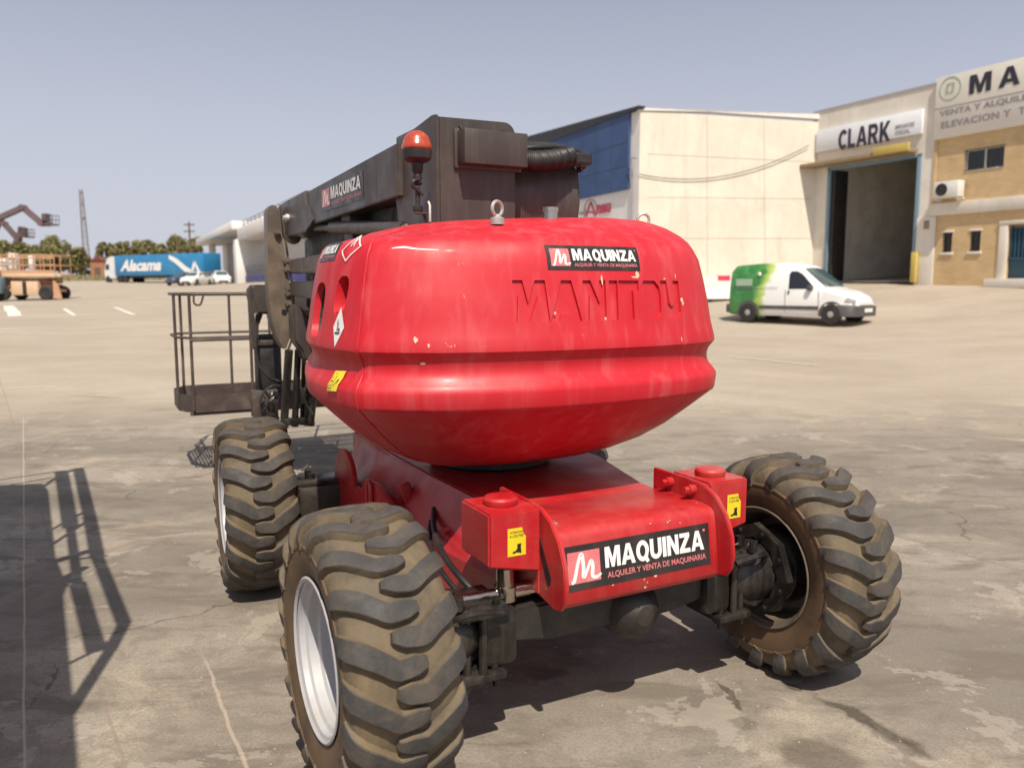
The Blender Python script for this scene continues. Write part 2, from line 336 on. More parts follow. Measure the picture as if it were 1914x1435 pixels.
    # slab joints and cracks
    wob=math_(n,'MULTIPLY',math_(n,'SUBTRACT',noise(n,v,2.0,3),.5),.16)
    def line(axis,pos,wd,slope=0,amt=1,col=(.50,.43,.33),w2=None):
        a,bq=(sep.outputs[0],sep.outputs[1]) if axis=='x' else (sep.outputs[1],sep.outputs[0])
        e=math_(n,'ABSOLUTE',math_(n,'SUBTRACT',math_(n,'SUBTRACT',math_(n,'ADD',a,math_(n,'MULTIPLY',wob,w2 if w2 is not None else .12)),math_(n,'MULTIPLY',bq,slope)),pos))
        return mapr(n,e,wd*.4,wd,amt,0)
    x1,y1=gp(45,700); x2,y2=gp(45,1100)
    s1=(x1-x2)/(y1-y2); tan_joint=line('x',x1-s1*y1,.008,s1,.6)  # thin tan slab joint at left
    c=mixc(n,math_(n,'MULTIPLY',tan_joint,mapr(n,sep.outputs[1],9.8,10.2,1,0)),c,(.46,.40,.30))
    x1,y1=gp(230,1420); x2,y2=gp(180,1270); s2=(x1-x2)/(y1-y2)
    c=mixc(n,line('x',x1-s2*y1,.012,s2,.5),c,(.22,.17,.13))
    x1,y1=gp(455,1420); x2,y2=gp(385,1230); s2=(x1-x2)/(y1-y2)
    c=mixc(n,math_(n,'MULTIPLY',line('x',x1-s2*y1,.012,s2,.45,w2=.5),mapr(n,sep.outputs[1],3.4,3.8,1,0)),c,(.52,.42,.33))
    x1,y1=gp(1120,845); x2,y2=gp(1780,1030); s2=(y1-y2)/(x1-x2)
    c=mixc(n,line('y',y1-s2*x1,.022,s2,.7,w2=.15),c,(.17,.14,.11))
    x1,y1=gp(1340,668); x2,y2=gp(1914,700)
    for yy,ss,aa in ((17.2,-.16,.5),):
        c=mixc(n,line('y',yy,.04,ss,aa,w2=.4),c,(.22,.18,.14))
    # arcs of tyre scrub at lower right
    ax,ay=gp(1700,1420)
    for rr in (.18,.27,.36,.47):
        t=n.nodes.new('ShaderNodeVectorMath'); t.operation='DISTANCE'; n.links.new(dv,t.inputs[0]); t.inputs[1].default_value=(ax+rr*.7,ay-.02+rr*.3,0)
        e=math_(n,'ABSOLUTE',math_(n,'SUBTRACT',t.outputs['Value'],rr*.75)); c=mixc(n,mapr(n,e,.0,.022,.28,0),c,(.19,.155,.12))
    n.links.new(c,b.inputs['Base Color']); b.inputs['Roughness'].default_value=.88; b.inputs['Specular IOR Level'].default_value=.25
    h=math_(n,'ADD',math_(n,'MULTIPLY',fine,.6),math_(n,'MULTIPLY',mid,1.5)); bump(n,b,h,.35,.012)
    return m
def build_ground():
    xs=sorted(set([round(-190+i*8,2) for i in range(48)]+[round(-30+i*1.5,2) for i in range(41)])); 
    xs=[-1500,-600,-300]+xs+[300,600,1500]
    ys=sorted(set([-60+i*10 for i in range(6)]+[round(i*1.0,2) for i in range(40)]+[40+i*4 for i in range(48)]))+[300,500,900,1500,2500]
    vs=[(x,y,T(x,y)) for y in ys for x in xs]; nx=len(xs)
    mb=MB(); mb.add(vs,[(j*nx+i,j*nx+i+1,(j+1)*nx+i+1,(j+1)*nx+i) for j in range(len(ys)-1) for i in range(nx-1)],0,True)
    tag(mb.build('ground',ground_material(),recalc=False),kind='structure')
build_ground()
M['roadpaint']=paint('worn_road_paint',(.74,.70,.62),.8,(.42,.35,.28),.8,4)
def markings():
    mb=MB()
    def hit(px,py):
        Y=6.0
        for _ in range(400):
            p=at(px,py,Y)
            if p.z<=T(p.x,p.y): break
            Y*=1.012
        return Vector((p.x,p.y,0))
    for a,b,wd in (((1362,667),(1526,684),.07),((15,572),(30,592),.5),((120,578),(140,591),.16),((215,575),(250,590),.16),((100,569),(205,570),.14),((0,624),(110,626),.09),((0,571),(60,571),.14),((15,728),(100,724),.03)):
        p,q=hit(*a),hit(*b); k=14; d=(q-p).normalized(); nn=Vector((-d.y,d.x,0))*wd/2; L=[];
        for i in range(k+1):
            c=p.lerp(q,i/k); 
            for s in (1,-1): e=c+nn*s*(1+random.uniform(-.25,.1)); L.append((e.x,e.y,T(e.x,e.y)+.012))
        mb.add(L,[(2*i,2*i+1,2*i+3,2*i+2) for i in range(k)])
    tag(mb.build('road_marking','roadpaint',recalc=False),kind='structure')
markings()

# ================================================================== THE BOOM LIFT
TH,BX,BY=.479,.381,3.151
TR,WB,TYR=2.034,2.16,.5
lift=empty('boom_lift',(BX,BY,0),TH,'red articulated boom lift with black arms, four lugged tyres and MANITOU on its rear cover','boom lift')
# ---- tyre
def profile_pt(s):
    """carcass cross-section: arc length s from crown centre -> (u, r, nu, nr)"""
    pts=[(0,.470),(.08,.468),(.135,.460),(.165,.440),(.182,.405),(.186,.36),(.178,.315),(.160,.272)]
    sg=1 if s>=0 else -1; t=abs(s)
    for i in range(len(pts)-1):
        a=Vector(pts[i]);b=Vector(pts[i+1]); l=(b-a).length
        if t<=l or i==len(pts)-2:
            d=(b-a)/l; p=a+d*t
            # blend normal
            nrm=Vector((-d.y,d.x)); nrm=-nrm if nrm.y<0 and i<4 else nrm
            n=Vector((max(0,min(1,(abs(s)-.10)/.12)),1-max(0,min(.85,(abs(s)-.10)/.14)))).normalized()
            return sg*p.x,p.y,sg*n.x,n.y
        t-=l
def make_tyre():
    mb=MB(); SEG=96
    prof=[(-.160,.268),(-.178,.315),(-.186,.36),(-.183,.385),(-.182,.405),(-.176,.425),(-.165,.440),(-.15,.452),(-.135,.460),(-.08,.468),(0,.470)]
    prof=prof+[(-a,r) for a,r in prof[-2::-1]]
    rows=[];n=len(prof)
    for u,r in prof:
        for j in range(SEG):
            a=2*math.pi*j/SEG; rows.append((u,math.cos(a)*r,math.sin(a)*r))
    for i in range(n-1):
        side=(i<3 or i>n-5)
        mb.add([rows[i*SEG+j] for j in range(SEG)]+[rows[(i+1)*SEG+j] for j in range(SEG)],[(j,(j+1)%SEG,SEG+(j+1)%SEG,SEG+j) for j in range(SEG)],2 if side else 0,True)
    # raised ring and scuff band on the sidewall
    for sgn in (-1,1):
        mb.lathe([(-.002,.372),(.004,.376),(.004,.384),(-.002,.388)],(sgn*.184,0,0),(sgn,0,0),SEG,2,True,False)
    K=19; pitch=2*math.pi/K
    rnd=random.Random(3)
    for k in range(K):
        for sgn in (-1,1):
            base=k*pitch+(0 if sgn<0 else pitch/2)
            ctrl=[(.236,.036),(.212,.028),(.178,.010),(.115,-.034),(.066,-.068),(.050,-.077),(.034,-.079),(-.010,-.074),(-.050,-.068)]
            jit=rnd.uniform(-.004,.004); wj=rnd.uniform(-.06,.09)
            P=catmull([Vector((a,b+jit,0)) for a,b in ctrl],3); N=len(P); rowsv=[]
            for i,p in enumerate(P):
                d=(P[min(i+1,N-1)]-P[max(i-1,0)]).normalized(); nn=Vector((-d.y,d.x,0))
                t=i/(N-1); wd=(.0265-.002*t)*(1+wj)
                tip=max(0,(t-.88)/.12); wt=wd*(1-.5*tip); hh=.031 if p.x<.165 else .031-.024*min(1,(p.x-.165)/.06)
                hh*=(1-.25*tip**4)
                for off,h in ((-wt*1.30,-.004),(-wt*1.10,hh*.80),(-wt*1.0,hh*.985),(0,hh+.001),(wt*1.0,hh*.985),(wt*1.10,hh*.80),(wt*1.30,-.004)):
                    q=p+nn*off; s_=q.x; u,r,nu,nr=profile_pt(s_); u+=nu*h; r+=nr*h
                    ang=base-q.y/.47; rowsv.append((u*-sgn*-1 if sgn>0 else -u,math.cos(ang)*r,math.sin(ang)*r))
            m=7
            for i in range(N-1):
                for j in range(m-1):
                    mb.add([rowsv[i*m+j],rowsv[i*m+j+1],rowsv[(i+1)*m+j+1],rowsv[(i+1)*m+j]],[(0,1,2,3)],1 if j in(2,3) else (3 if j in (1,4) else 0),True)
            mb.add(rowsv[:m],[tuple(range(m))],3); mb.add(rowsv[-m:],[tuple(range(m))],3)
    o=mb.build('tyre',['carcass','lug','side','lugside'])
    bm=bmesh.new(); bm.from_mesh(o.data); bmesh.ops.remove_doubles(bm,verts=bm.verts[:],dist=.0002); bmesh.ops.recalc_face_normals(bm,faces=bm.faces[:]); bm.to_mesh(o.data); bm.free()
    o.data.set_sharp_from_angle(angle=R(34))
    return o
M['lugside']=paint('dusty_lug_edge',(.080,.066,.052),.85,(.19,.14,.085),.6,9,bumpy=.4,dark=.7)
tyre0=make_tyre()
def make_wheel(first,outer):
    """axle along local x; outer=-1 means the outside faces -x"""
    mb=MB(); o=outer
    # barrel rim, open to the outside, disc set deep
    mb.lathe([(.168*o,.262),(.176*o,.272),(.172*o,.278),(.164*o,.266),(.160*o,.254),(.140*o,.252),(.132*o,.238),(.100*o,.236),(.092*o,.218),(.06*o,.214),(.052*o,.204),(.0,.20),(-.015*o,.16),(.0,.12),(.01*o,.05),(.01*o,.0)],(0,0,0),(1,0,0),56,0,True,False)
    mb.lathe([(-.168*o,.262),(-.176*o,.272),(-.172*o,.278),(-.160*o,.268),(-.15*o,.250),(-.09*o,.236),(-.012*o,.232),(-.03*o,.21),(-.03*o,.0)],(0,0,0),(1,0,0),56,1,True,False)
    w_=mb.build('wheel',['rim','rimdirtshade'],lift,28)
    t=tyre0 if first else tyre0.copy()
    if not first: C.objects.link(t)
    t.parent=w_
    hb=MB()
    for k in range(10):
        a=2*math.pi*k/10; hb.cyl((.004*o,.135*math.cos(a),.135*math.sin(a)),(.034*o,.135*math.cos(a),.135*math.sin(a)),.013,seg=6,smooth=False)
    hb.lathe([(.0,.10),(.05*o,.095),(.07*o,.07),(.075*o,.0)],(0,0,0),(1,0,0),28,0,True,False)
    hb.build('hub','rim',w_)
    return w_
wheels=[]
for i,(x,y,dyaw,outer,dz,rot) in enumerate(((-TR/2,0,.0225,-1,0,.05),(TR/2,0,.0225,1,-.012,.11),(-TR/2,WB,-.053,-1,0,.2),(TR/2,WB,-.053,1,0,.3))):
    w_=make_wheel(i==0,outer); w_.location=(x,y,TYR+dz); w_.rotation_euler=(0,0,dyaw); wheels.append(w_)
    for ch in w_.children: ch.rotation_euler=(rot,0,0)
# ---- axles and steering
def axle(y,name):
    mb=MB(); f=1 if y>1 else -1
    mb.prism([(-.5,.43),(-.28,.40),(.28,.40),(.5,.43),(.5,.55),(.25,.56),(-.25,.56),(-.5,.55)],lambda a,b,d:Vector((a,d,b)),y-.06,y+.09,0,.012)
    mb.lathe([(-.14,.04),(-.11,.09),(-.05,.125),(.05,.125),(.11,.10),(.15,.04)],(.10,y,.45),(0,1,0),24)
    mb.cyl((-.6,y-f*.15,.50),(.6,y-f*.15,.50),.028)
    a=mb.build(name,'axle',lift,40)
    for s in (-1,1):
        k=MB()
        # steering knuckle: forked casting with vertical ribs, bolted plates
        k.box((s*.52-.07,y-.10,.36),(s*.52+.07,y+.10,.58),bev=.03)
        k.box((s*.60-.10,y-.13,.57),(s*.60+.10,y+.12,.605),bev=.012); k.box((s*.60-.09,y-.12,.325),(s*.60+.09,y+.11,.355),bev=.012)
        for q in (-.055,0,.055): k.cyl((s*.60+q,y-.10+abs(q)*.4,.34),(s*.60+q,y-.10+abs(q)*.4,.58),.017,seg=10)
        for q in (-.06,.06):
            k.cyl((s*.60+q,y-.085,.29),(s*.60+q,y-.085,.345),.013,seg=6,smooth=False); k.cyl((s*.60+q,y-.085,.6),(s*.60+q,y-.085,.62),.015,seg=6,smooth=False)
        k.prism([(.62,.38),(.74,.33),(.82,.36),(.82,.58),(.70,.60),(.62,.56)],lambda a,b,d:Vector((s*a,d,b)),y-.085,y+.10,0,.02)
        # planetary hub drum with a hexagonal guard
        k.lathe([(.60,.085),(.66,.115),(.70,.13),(.82,.135),(.835,.12),(.87,.12),(.90,.17),(.99,.18)],(0,y,TYR-.012),(s,0,0),28)
        k.lathe([(.80,.150),(.80,.212),(.835,.212),(.835,.150),(.80,.150)],(0,y,TYR-.012),(s,0,0),8,0,False,False)
        for q in range(8):
            an=q*math.pi/4+.3; k.cyl((s*.785,y+math.cos(an)*.178,.488+math.sin(an)*.178),(s*.80,y+math.cos(an)*.178,.488+math.sin(an)*.178),.014,seg=6,smooth=False)
        for q in (-.04,.04): k.cyl((s*.70,y-.06+q,.615),(s*.70,y-.06+q,.66),.022,seg=10)
        k.tube([(s*.55,y-.16,.60),(s*.66,y-.17,.62),(s*.74,y-.14,.60),(s*.80,y-.06,.58)],.012,8,0,5)
        k.build('steering_knuckle','grease',lift,40)
axle(0,'rear_axle'); axle(WB,'front_axle')
for s in (-1,1):
    mb=MB(); mb.cyl((s*.72,-.02,.615),(s*.45,-.02,.615),.020); mb.cyl((s*.50,-.02,.615),(s*.25,-.02,.615),.032); mb.build('tie_rod','chrome',lift,40)
# ---- chassis
CX=.025
def Lx(a): return a+CX
mb=MB()
# main box under the turret: narrow at the rear, wide amidships
plan=[(-.39,-.10),(.39,-.10),(.40,.32),(.56,.92),(.56,1.5),(.42,2.3),(-.40,2.3),(-.42,1.5),(-.42,.92),(-.39,.32)]
mb.prism(plan,lambda a,b,d:Vector((a+CX,b,d)),.60,.855,0,.012)
mb.prism([(-.46,.12),(.46,.12),(.58,.95),(.58,1.4),(.46,2.25),(-.46,2.25),(-.56,1.4),(-.56,.95)],lambda a,b,d:Vector((a+CX,b,d)),.42,.62,0,.01)
mb.add([Vector((CX+x,y,z)) for x,y,z in ((-.385,.05,.85),(-.415,.92,.85),(-.415,1.5,.85),(-.39,2.2,.85),(-.46,.13,.61),(-.56,.95,.61),(-.56,1.4,.61),(-.46,2.24,.61))],[(0,4,5,1),(1,5,6,2),(2,6,7,3)])
ch=mb.build('chassis','red2',lift,35)
# bent rear apron plate
mb=MB(); N=7; pr=[(.20,.862),(-.06,.864),(-.120,.862),(-.145,.856),(-.160,.842),(-.167,.826),(-.200,.60),(-.187,.582)]
vs=[(CX+x,y,z) for x in (-.362,.395) for y,z in pr]+[(CX+x,y+.014,z-.012) for x in (-.362,.395) for y,z in pr]
k=len(pr); fs=[(i,i+1,k+i+1,k+i) for i in range(k-1)]+[(2*k+i+1,2*k+i,3*k+i,3*k+i+1) for i in range(k-1)]
fs+=[(i,2*k+i,2*k+i+1,i+1) for i in range(k-1)]+[(k+i+1,3*k+i+1,3*k+i,k+i) for i in range(k-1)]+[(k-1,3*k-1,4*k-1,2*k-1),(0,k,3*k,2*k)]
mb.add(vs,fs,0,True); apron=mb.build('rear_apron','red2',lift,50)
rental_sticker(lambda u,v,h:Vector((CX-.345+u*.70/3.75,-.167-(.826-(.640+v*.165))*.146-h-.0005,.640+v*.165)) ,apron,aspect=3.75)
ra=random.Random(12)
for i in range(9):
    u=ra.uniform(.02,.30) if i<6 else ra.uniform(-.30,.30); v=ra.uniform(.812,.845) if i<4 else ra.uniform(.60,.64); sz=ra.uniform(.003,.008); yy=-.167-(.826-v)*.146-.0012
    mb=MB(); mb.add([Vector((CX+u+sz*math.cos(t)*ra.uniform(.5,1.3),yy-.0006,v+sz*.7*math.sin(t)*ra.uniform(.5,1.2))) for t in [2*math.pi*q/8 for q in range(8)]],[tuple(range(8))]); mb.build('paint_chip',bpy.data.materials.get('primer0') or paint('primer0',(.62,.48,.34),.8,(.45,.3,.2),.4,60),apron,recalc=False)
# cheek plates on both sides of the apron
ck=[(.25,.945),(.02,.945),(-.09,.938),(-.165,.905),(-.225,.845),(-.262,.765),(-.272,.69),(-.262,.63),(-.235,.592),(-.20,.585),(-.10,.60),(.05,.63),(.25,.66)]
for s in (-1,1):
    ci_=.397 if s>0 else .364
    mb=MB(); mb.prism(ck,lambda a,b,d:Vector((CX+d,a,b)),s*ci_,s*(ci_+.02),0,.004)
    c_=mb.build('cheek_plate','red2',lift,35)
    for yy in (.12,-.03):
        b_=MB(); x0=CX+s*ci_; b_.cyl((x0,yy,.908),(x0-s*.03,yy,.908),.021,seg=16); b_.cyl((x0-s*.03,yy,.908),(x0-s*.052,yy,.908),.015,seg=6,smooth=False)
        if s>0: b_.build('bolt','red2',c_,35)
    # slot seen through the plate
    sl_=MB(); sl_.prism([(-.05,.86),(-.075,.86),(-.175,.70),(-.17,.67),(-.15,.66)],lambda a,b,d:Vector((CX+d,a,b)),s*(ci_+.0205),s*(ci_+.0215)); sl_.build('slot','black',c_)
# kingpin housings
def boot(mb,fn,mi):
    poly=[(.52,.42),(.74,.44),(.72,.30),(.74,.18),(.76,.10),(.70,.09),(.66,.12),(.58,.11),(.50,.14),(.36,.10),(.27,.11),(.26,.16),(.36,.18),(.44,.20),(.52,.27)]
    mb.add([fn(a,b) for a,b in poly],[tuple(range(len(poly)))],mi)
for s in (-1,1):
    mb=MB(); x0,x1=(CX-.600,CX-.387) if s<0 else (CX+.420,CX+.635)
    mb.prism([(x0,.745),(x1,.70),(x1,.945),(x0,.945)] if s<0 else [(x0,.70),(x1,.745),(x1,.945),(x0,.945)],lambda a,b,d:Vector((a,d,b)),-.10,.15,0,.008)
    hs=mb.build('kingpin_housing','red2',lift,35)
    mb=MB(); xc=(x0+x1)/2; mb.lathe([(0,.062),(.006,.066),(.022,.066),(.03,.058),(.031,0)],(xc,.02,.945),(0,0,1),28)
    mb.cyl((xc+.075,.09,.945),(xc+.075,.09,.962),.013,seg=6,smooth=False)
    mb.build('cap','red2',hs,35)
    mb=MB(); lw=.075; lx0=(x0+.075) if s<0 else x0+.10; f=lambda u,v:Vector((lx0+u*lw,-.102,.778+v*.105))
    mb.add([f(a,b) for a,b in ((0,0),(1,0),(1,.68),(.9,.74),(.78,1),(0,1))],[(0,1,2,3,4,5)])
    lb=mb.build('warning_label','yellow',hs,recalc=False)
    mb=MB(); f=lambda u,v:Vector((lx0+u*lw,-.1035,.778+v*.105)); put_text(mb,'ATENCION',f,.12,.82,.84,.90,0,.0); put_text(mb,'A LOS PIES',f,.10,.68,.86,.77,0,.0); boot(mb,f,0)
    mb.build('lettering','stk',lb,recalc=False)
    mb=MB(); mb.cyl((xc,-.02,.60),(xc,-.02,.71),.036,seg=20); mb.cyl((xc,-.02,.585),(xc,-.02,.64),.043,seg=20); mb.build('kingpin','chrome',lift,40)
# identification plate, side cheeks of the front end, deck ring
mb=MB(); mb.box((CX-.350,-.08,.8655),(CX-.300,.10,.869),bev=0); mb.build('type_plate','galv',lift)
for s in (-1,1):
    mb=MB(); mb.prism([(1.0,.50),(2.05,.42),(2.07,.62)]+[(1.86+.20*math.cos(R(t)),.66+.17*math.sin(R(t))) for t in range(0,181,15)]+[(1.55,.66),(1.45,.74),(1.25,.76),(1.0,.70)],lambda a,b,d:Vector((CX+d,a,b)),s*.56,s*.585,0,.004); mb.build('side_cheek','red2',lift,35)
mb=MB(); mb.tube([(CX-.60,1.30,.62),(CX-.60,1.30,.73),(CX-.60,1.33,.76),(CX-.60,1.36,.73),(CX-.60,1.36,.62)],.012,8,0,4); mb.build('tie_down_ring','red2',lift,35)
mb=MB(); mb.box((CX-.82,1.95,.42),(CX-.4,2.30,.60),bev=.01); mb.box((CX-.86,1.98,.60),(CX-.42,2.06,.63),bev=.01)
mb.cyl((-.88,2.0,.56),(-.62,2.02,.57),.045); mb.build('steering_cylinder','axle',lift,35)
mb=MB(); mb.lathe([(.85,.30),(.87,.32),(.91,.32),(.915,.30),(.95,.30)],(CX,1.12,0),(0,0,1),48); mb.build('slewing_ring','black',lift,40)  # ring coloured black to carry the shadow under the turret cover

mb=MB(); mb.tube([(CX-.47,.75,.74),(CX-.55,.55,.70),(CX-.60,.30,.66),(CX-.58,.12,.60),(CX-.5,.05,.5)],.013,8,0,6); mb.tube([(CX-.47,.78,.70),(CX-.56,.58,.66),(CX-.62,.33,.62),(CX-.60,.14,.56),(CX-.5,.08,.48)],.011,8,0,6); mb.build('hydraulic_hose','black',lift)
mb=MB(); mb.box((CX-.52,1.02,.655),(CX-.46,1.08,.80),bev=.008,rot=(0,R(-18),0)); mb.build('gusset','red2',lift,35)
for yy,zz in ((.55,.70),(.95,.67),(1.35,.69)): mb=MB(); xx=CX-.40-(.85-zz)*.45; mb.cyl((xx-.005,yy,zz),(xx-.045,yy,zz-.012),.016,seg=6,smooth=False); mb.build('bolt','red2',ch)

# ---- turret cover
CEN=Vector((-.005,1.08))
half_r=[(0,.045),(.25,.055),(.48,.095),(.66,.155),(.775,.235),(.855,.345),(.925,.47),(.972,.62),(.99,.85),(.99,1.2),(.95,1.6),(.82,1.95),(.5,2.12),(.0,2.15)]
half_l=[(-.40,2.12),(-.66,1.95),(-.78,1.6),(-.86,1.3),(-.915,1.05),(-.945,.85),(-.95,.68),(-.94,.53),(-.915,.41),(-.890,.338),(-.862,.300),(-.76,.222),(-.62,.142),(-.42,.085),(-.22,.052)]
ol=catmull([Vector((a-.025,b)) for a,b in half_r+half_l],9,True)
ol=ol[-40:]+ol[:-40]
PROF=[(2.080,.97),(2.074,.66),(2.060,.47),(2.038,.335),(2.000,.220),(1.972,.160),(1.950,.126),(1.925,.104),(1.88,.080),(1.80,.060),(1.70,.038),(1.60,.021),(1.53,.004),(1.512,.004),(1.500,.013),(1.478,.028),(1.455,.034),(1.432,.034),(1.408,.024),(1.385,.006),(1.368,-.006),(1.352,-.008),(1.30,-.002),(1.290,.002),(1.282,.012),(1.20,.105),(1.12,.200),(1.05,.305),(.99,.43),(.958,.52),(.962,.60),(.962,.97)]
def densify(pr):
    out=[]
    for i in range(len(pr)-1):
        (a,b),(c,d)=pr[i],pr[i+1]; k=max(1,int(math.hypot(a-c,b-d)/.028)); out+=[(a+(c-a)*t/k,b+(d-b)*t/k) for t in range(k)]
    return out+[pr[-1]]
PD=densify(PROF)
def inset_at(z):
    for i in range(len(PROF)-1):
        if PROF[i][0]>=z>=PROF[i+1][0]: return PROF[i][1]+(PROF[i+1][1]-PROF[i][1])*(PROF[i][0]-z)/max(1e-6,PROF[i][0]-PROF[i+1][0])
    return 0
def shell_pt(o,z,d): s=1-d/1.05; p=CEN+(o-CEN)*s; return Vector((p.x,p.y,z+(.058*(p.x-.05)*min(1,(z-1.93)/.09) if z>1.93 else 0)))
def rear_surf(x,z,h=0):
    """point on the rear face at local x and height z, lifted by h"""
    d=inset_at(z); s=1-d/1.05; best=None
    for i in range(len(ol)):
        a=CEN+(ol[i]-CEN)*s; b=CEN+(ol[(i+1)%len(ol)]-CEN)*s
        if a.y<.9 and b.y<.9 and (a.x-x)*(b.x-x)<=0 and abs(a.x-b.x)>1e-6:
            t=(x-a.x)/(b.x-a.x); p=a+(b-a)*t; tg=(b-a).normalized(); n=Vector((tg.y,-tg.x)); 
            if n.y>0: n=-n
            return Vector((p.x+n.x*h,p.y+n.y*h,z))
    return Vector((x,.3,z))
def side_surf(y,z,h=0):
    d=inset_at(z); s=1-d/1.05
    for i in range(len(ol)):
        a=CEN+(ol[i]-CEN)*s; b=CEN+(ol[(i+1)%len(ol)]-CEN)*s
        if a.x<-.3 and b.x<-.3 and (a.y-y)*(b.y-y)<=0 and abs(a.y-b.y)>1e-6:
            t=(y-a.y)/(b.y-a.y); p=a+(b-a)*t; tg=(b-a).normalized(); n=Vector((tg.y,-tg.x))
            if n.x>0: n=-n
            return Vector((p.x+n.x*h,p.y+n.y*h,z))
    return Vector((-.9,y,z))
def build_shell():
    mb=MB(); n=len(ol); vs=[shell_pt(o,z,d) for z,d in PD for o in ol]; k=len(PD)
    mb.add(vs,[(i*n+j,i*n+(j+1)%n,(i+1)*n+(j+1)%n,(i+1)*n+j) for i in range(k-1) for j in range(n)],0,True)
    mb.add([vs[j] for j in range(n)],[tuple(range(n))],0,True); mb.add(vs[-n:],[tuple(range(n))[::-1]],0,True)
    o=mb.build('turret_cover','red',lift)
    bm=bmesh.new(); bm.from_mesh(o.data); bmesh.ops.remove_doubles(bm,verts=bm.verts[:],dist=.0001); bmesh.ops.recalc_face_normals(bm,faces=bm.faces[:]); bm.to_mesh(o.data); bm.free()
    # cutters: recessed lettering, ovals on the left door, seam
    def solid(vs2,fs2,fn,h0,h1):
        bm=bmesh.new(); a=[bm.verts.new(fn(u,v,h1)) for u,v in vs2]; b=[bm.verts.new(fn(u,v,h0)) for u,v in vs2]
        ec={}
        for f in fs2:
            try: bm.faces.new([a[i] for i in f]); bm.faces.new([b[i] for i in reversed(f)])
            except ValueError: continue
            for i in range(len(f)):
                e=(f[i],f[(i+1)%len(f)]); ec[e]=1
        for (i,j) in list(ec):
            if (j,i) not in ec:
                try: bm.faces.new([a[j],a[i],b[i],b[j]])
                except ValueError: pass
        bmesh.ops.recalc_face_normals(bm,faces=bm.faces[:]); me=bpy.data.meshes.new('cut'); bm.to_mesh(me); bm.free()
        c=bpy.data.objects.new('cut',me); C.objects.link(c); c.parent=lift; return c
    cuts=[]
    x=-.392
    GL={'M':([(0,0),(.17,1),(.40,1),(.49,.45),(.70,1),(.95,1),(1.0,0),(.78,0),(.74,.62),(.50,0),(.40,0),(.27,.62),(.20,0)],.165),
        'A':([(0,0),(.42,1),(.75,1),(1.0,0),(.74,0),(.70,.17),(.36,.17),(.26,0)],.135),
        'N':([(0,0),(.12,1),(.42,1),(.70,.42),(.76,1),(1,1),(.92,0),(.66,0),(.34,.60),(.25,0)],.120),
        'I':([(0,0),(.25,1),(1,1),(.8,0)],.055),
        'T':([(.30,0),(.36,.74),(0,.74),(.02,1),(1,1),(.98,.74),(.68,.74),(.63,0)],.105),
        'O':([(.22,0),(.05,.14),(0,.35),(.03,.80),(.2,1),(.75,1),(.95,.84),(1,.62),(.95,.16),(.75,0)],.115),
        'U':([(.20,0),(.04,.14),(0,1),(.34,1),(.38,.40),(.44,.34),(.56,.34),(.62,.40),(.66,1),(1,1),(.97,.15),(.78,0)],.118)}
    for chx in 'MANITOU':
        pl,wd=GL[chx]; z0,z1=1.623,1.782
        vs2=[(x+a*wd*1.03,z0+b*(z1-z0)) for a,b in pl]
        bm=bmesh.new(); f=bm.faces.new([bm.verts.new((a,b,0)) for a,b in vs2]); bmesh.ops.triangulate(bm,faces=[f]); bm.verts.index_update()
        fs2=[[v.index for v in f.verts] for f in bm.faces]; vv=[(v.co.x,v.co.y) for v in bm.verts]; bm.free()
        cuts.append(solid(vv,fs2,lambda u,v,h:rear_surf(u,v,h),-.011,.02)); x+=wd*1.03+.003
    def oval(y0,y1,z0,z1,p=3.0,n=28):
        out=[]
        for i in range(n):
            t=2*math.pi*i/n; c_,s_=math.cos(t),math.sin(t)
            out.append(((y0+y1)/2+(y1-y0)/2*math.copysign(abs(c_)**(2/p),c_),(z0+z1)/2+(z1-z0)/2*math.copysign(abs(s_)**(2/p),s_)))
        return out
    for y0,y1,z0,z1,dp in ((.70,.90,1.545,1.775,-.20),(.47,.575,1.645,1.80,-.06)):
        vv=oval(y0,y1,z0,z1); cuts.append(solid(vv,[tuple(range(len(vv)))],lambda u,v,h:side_surf(u,v,h),dp,.03))
    bpy.context.view_layer.update()
    for c in cuts:
        md=o.modifiers.new('b','BOOLEAN'); md.object=c; md.operation='DIFFERENCE'; md.solver='EXACT'
    bpy.context.view_layer.update()
    me=bpy.data.meshes.new_from_object(o.evaluated_get(bpy.context.evaluated_depsgraph_get()))
    print('shell faces',len(o.data.polygons),len(me.polygons))
    o.modifiers.clear()
    if len(me.polygons)>1000: o.data=me
    for c in cuts: bpy.data.objects.remove(c)
    o.data.polygons.foreach_set('use_smooth',[True]*len(o.data.polygons)); o.data.set_sharp_from_angle(angle=R(32)); o.data.name='turret_cover'
    return o
shell=build_shell()
rental_sticker(lambda u,v,h:rear_surf(-.212+u*.446/3.95,1.822+v*.098,h),shell,aspect=3.95)
# dark vent interior, warning labels on the left door
def oval2(y0,y1,z0,z1,p=3.0,n=28):
    return [((y0+y1)/2+(y1-y0)/2*math.copysign(abs(math.cos(t))**(2/p),math.cos(t)),(z0+z1)/2+(z1-z0)/2*math.copysign(abs(math.sin(t))**(2/p),math.sin(t))) for t in [2*math.pi*i/n for i in range(n)]]
mb=MB(); ov=oval2(.704,.896,1.549,1.771); base_=[side_surf(y,z,-.028) for y,z in ov]+[side_surf(y,z,-.195) for y,z in ov]
mb.add(base_,[(i,(i+1)%28,28+(i+1)%28,28+i) for i in range(28)]+[tuple(range(28,56))]); mb.build('vent_cavity','black',shell)
for i in range(3): mb=MB(); mb.tube([side_surf(.84-i*.02,1.56,-.04-i*.02),side_surf(.85,1.60,-.05-i*.02),side_surf(.86-i*.03,1.635,-.06)],.013,8); mb.build('vent_pipe','galv' if i==1 else 'red',shell)
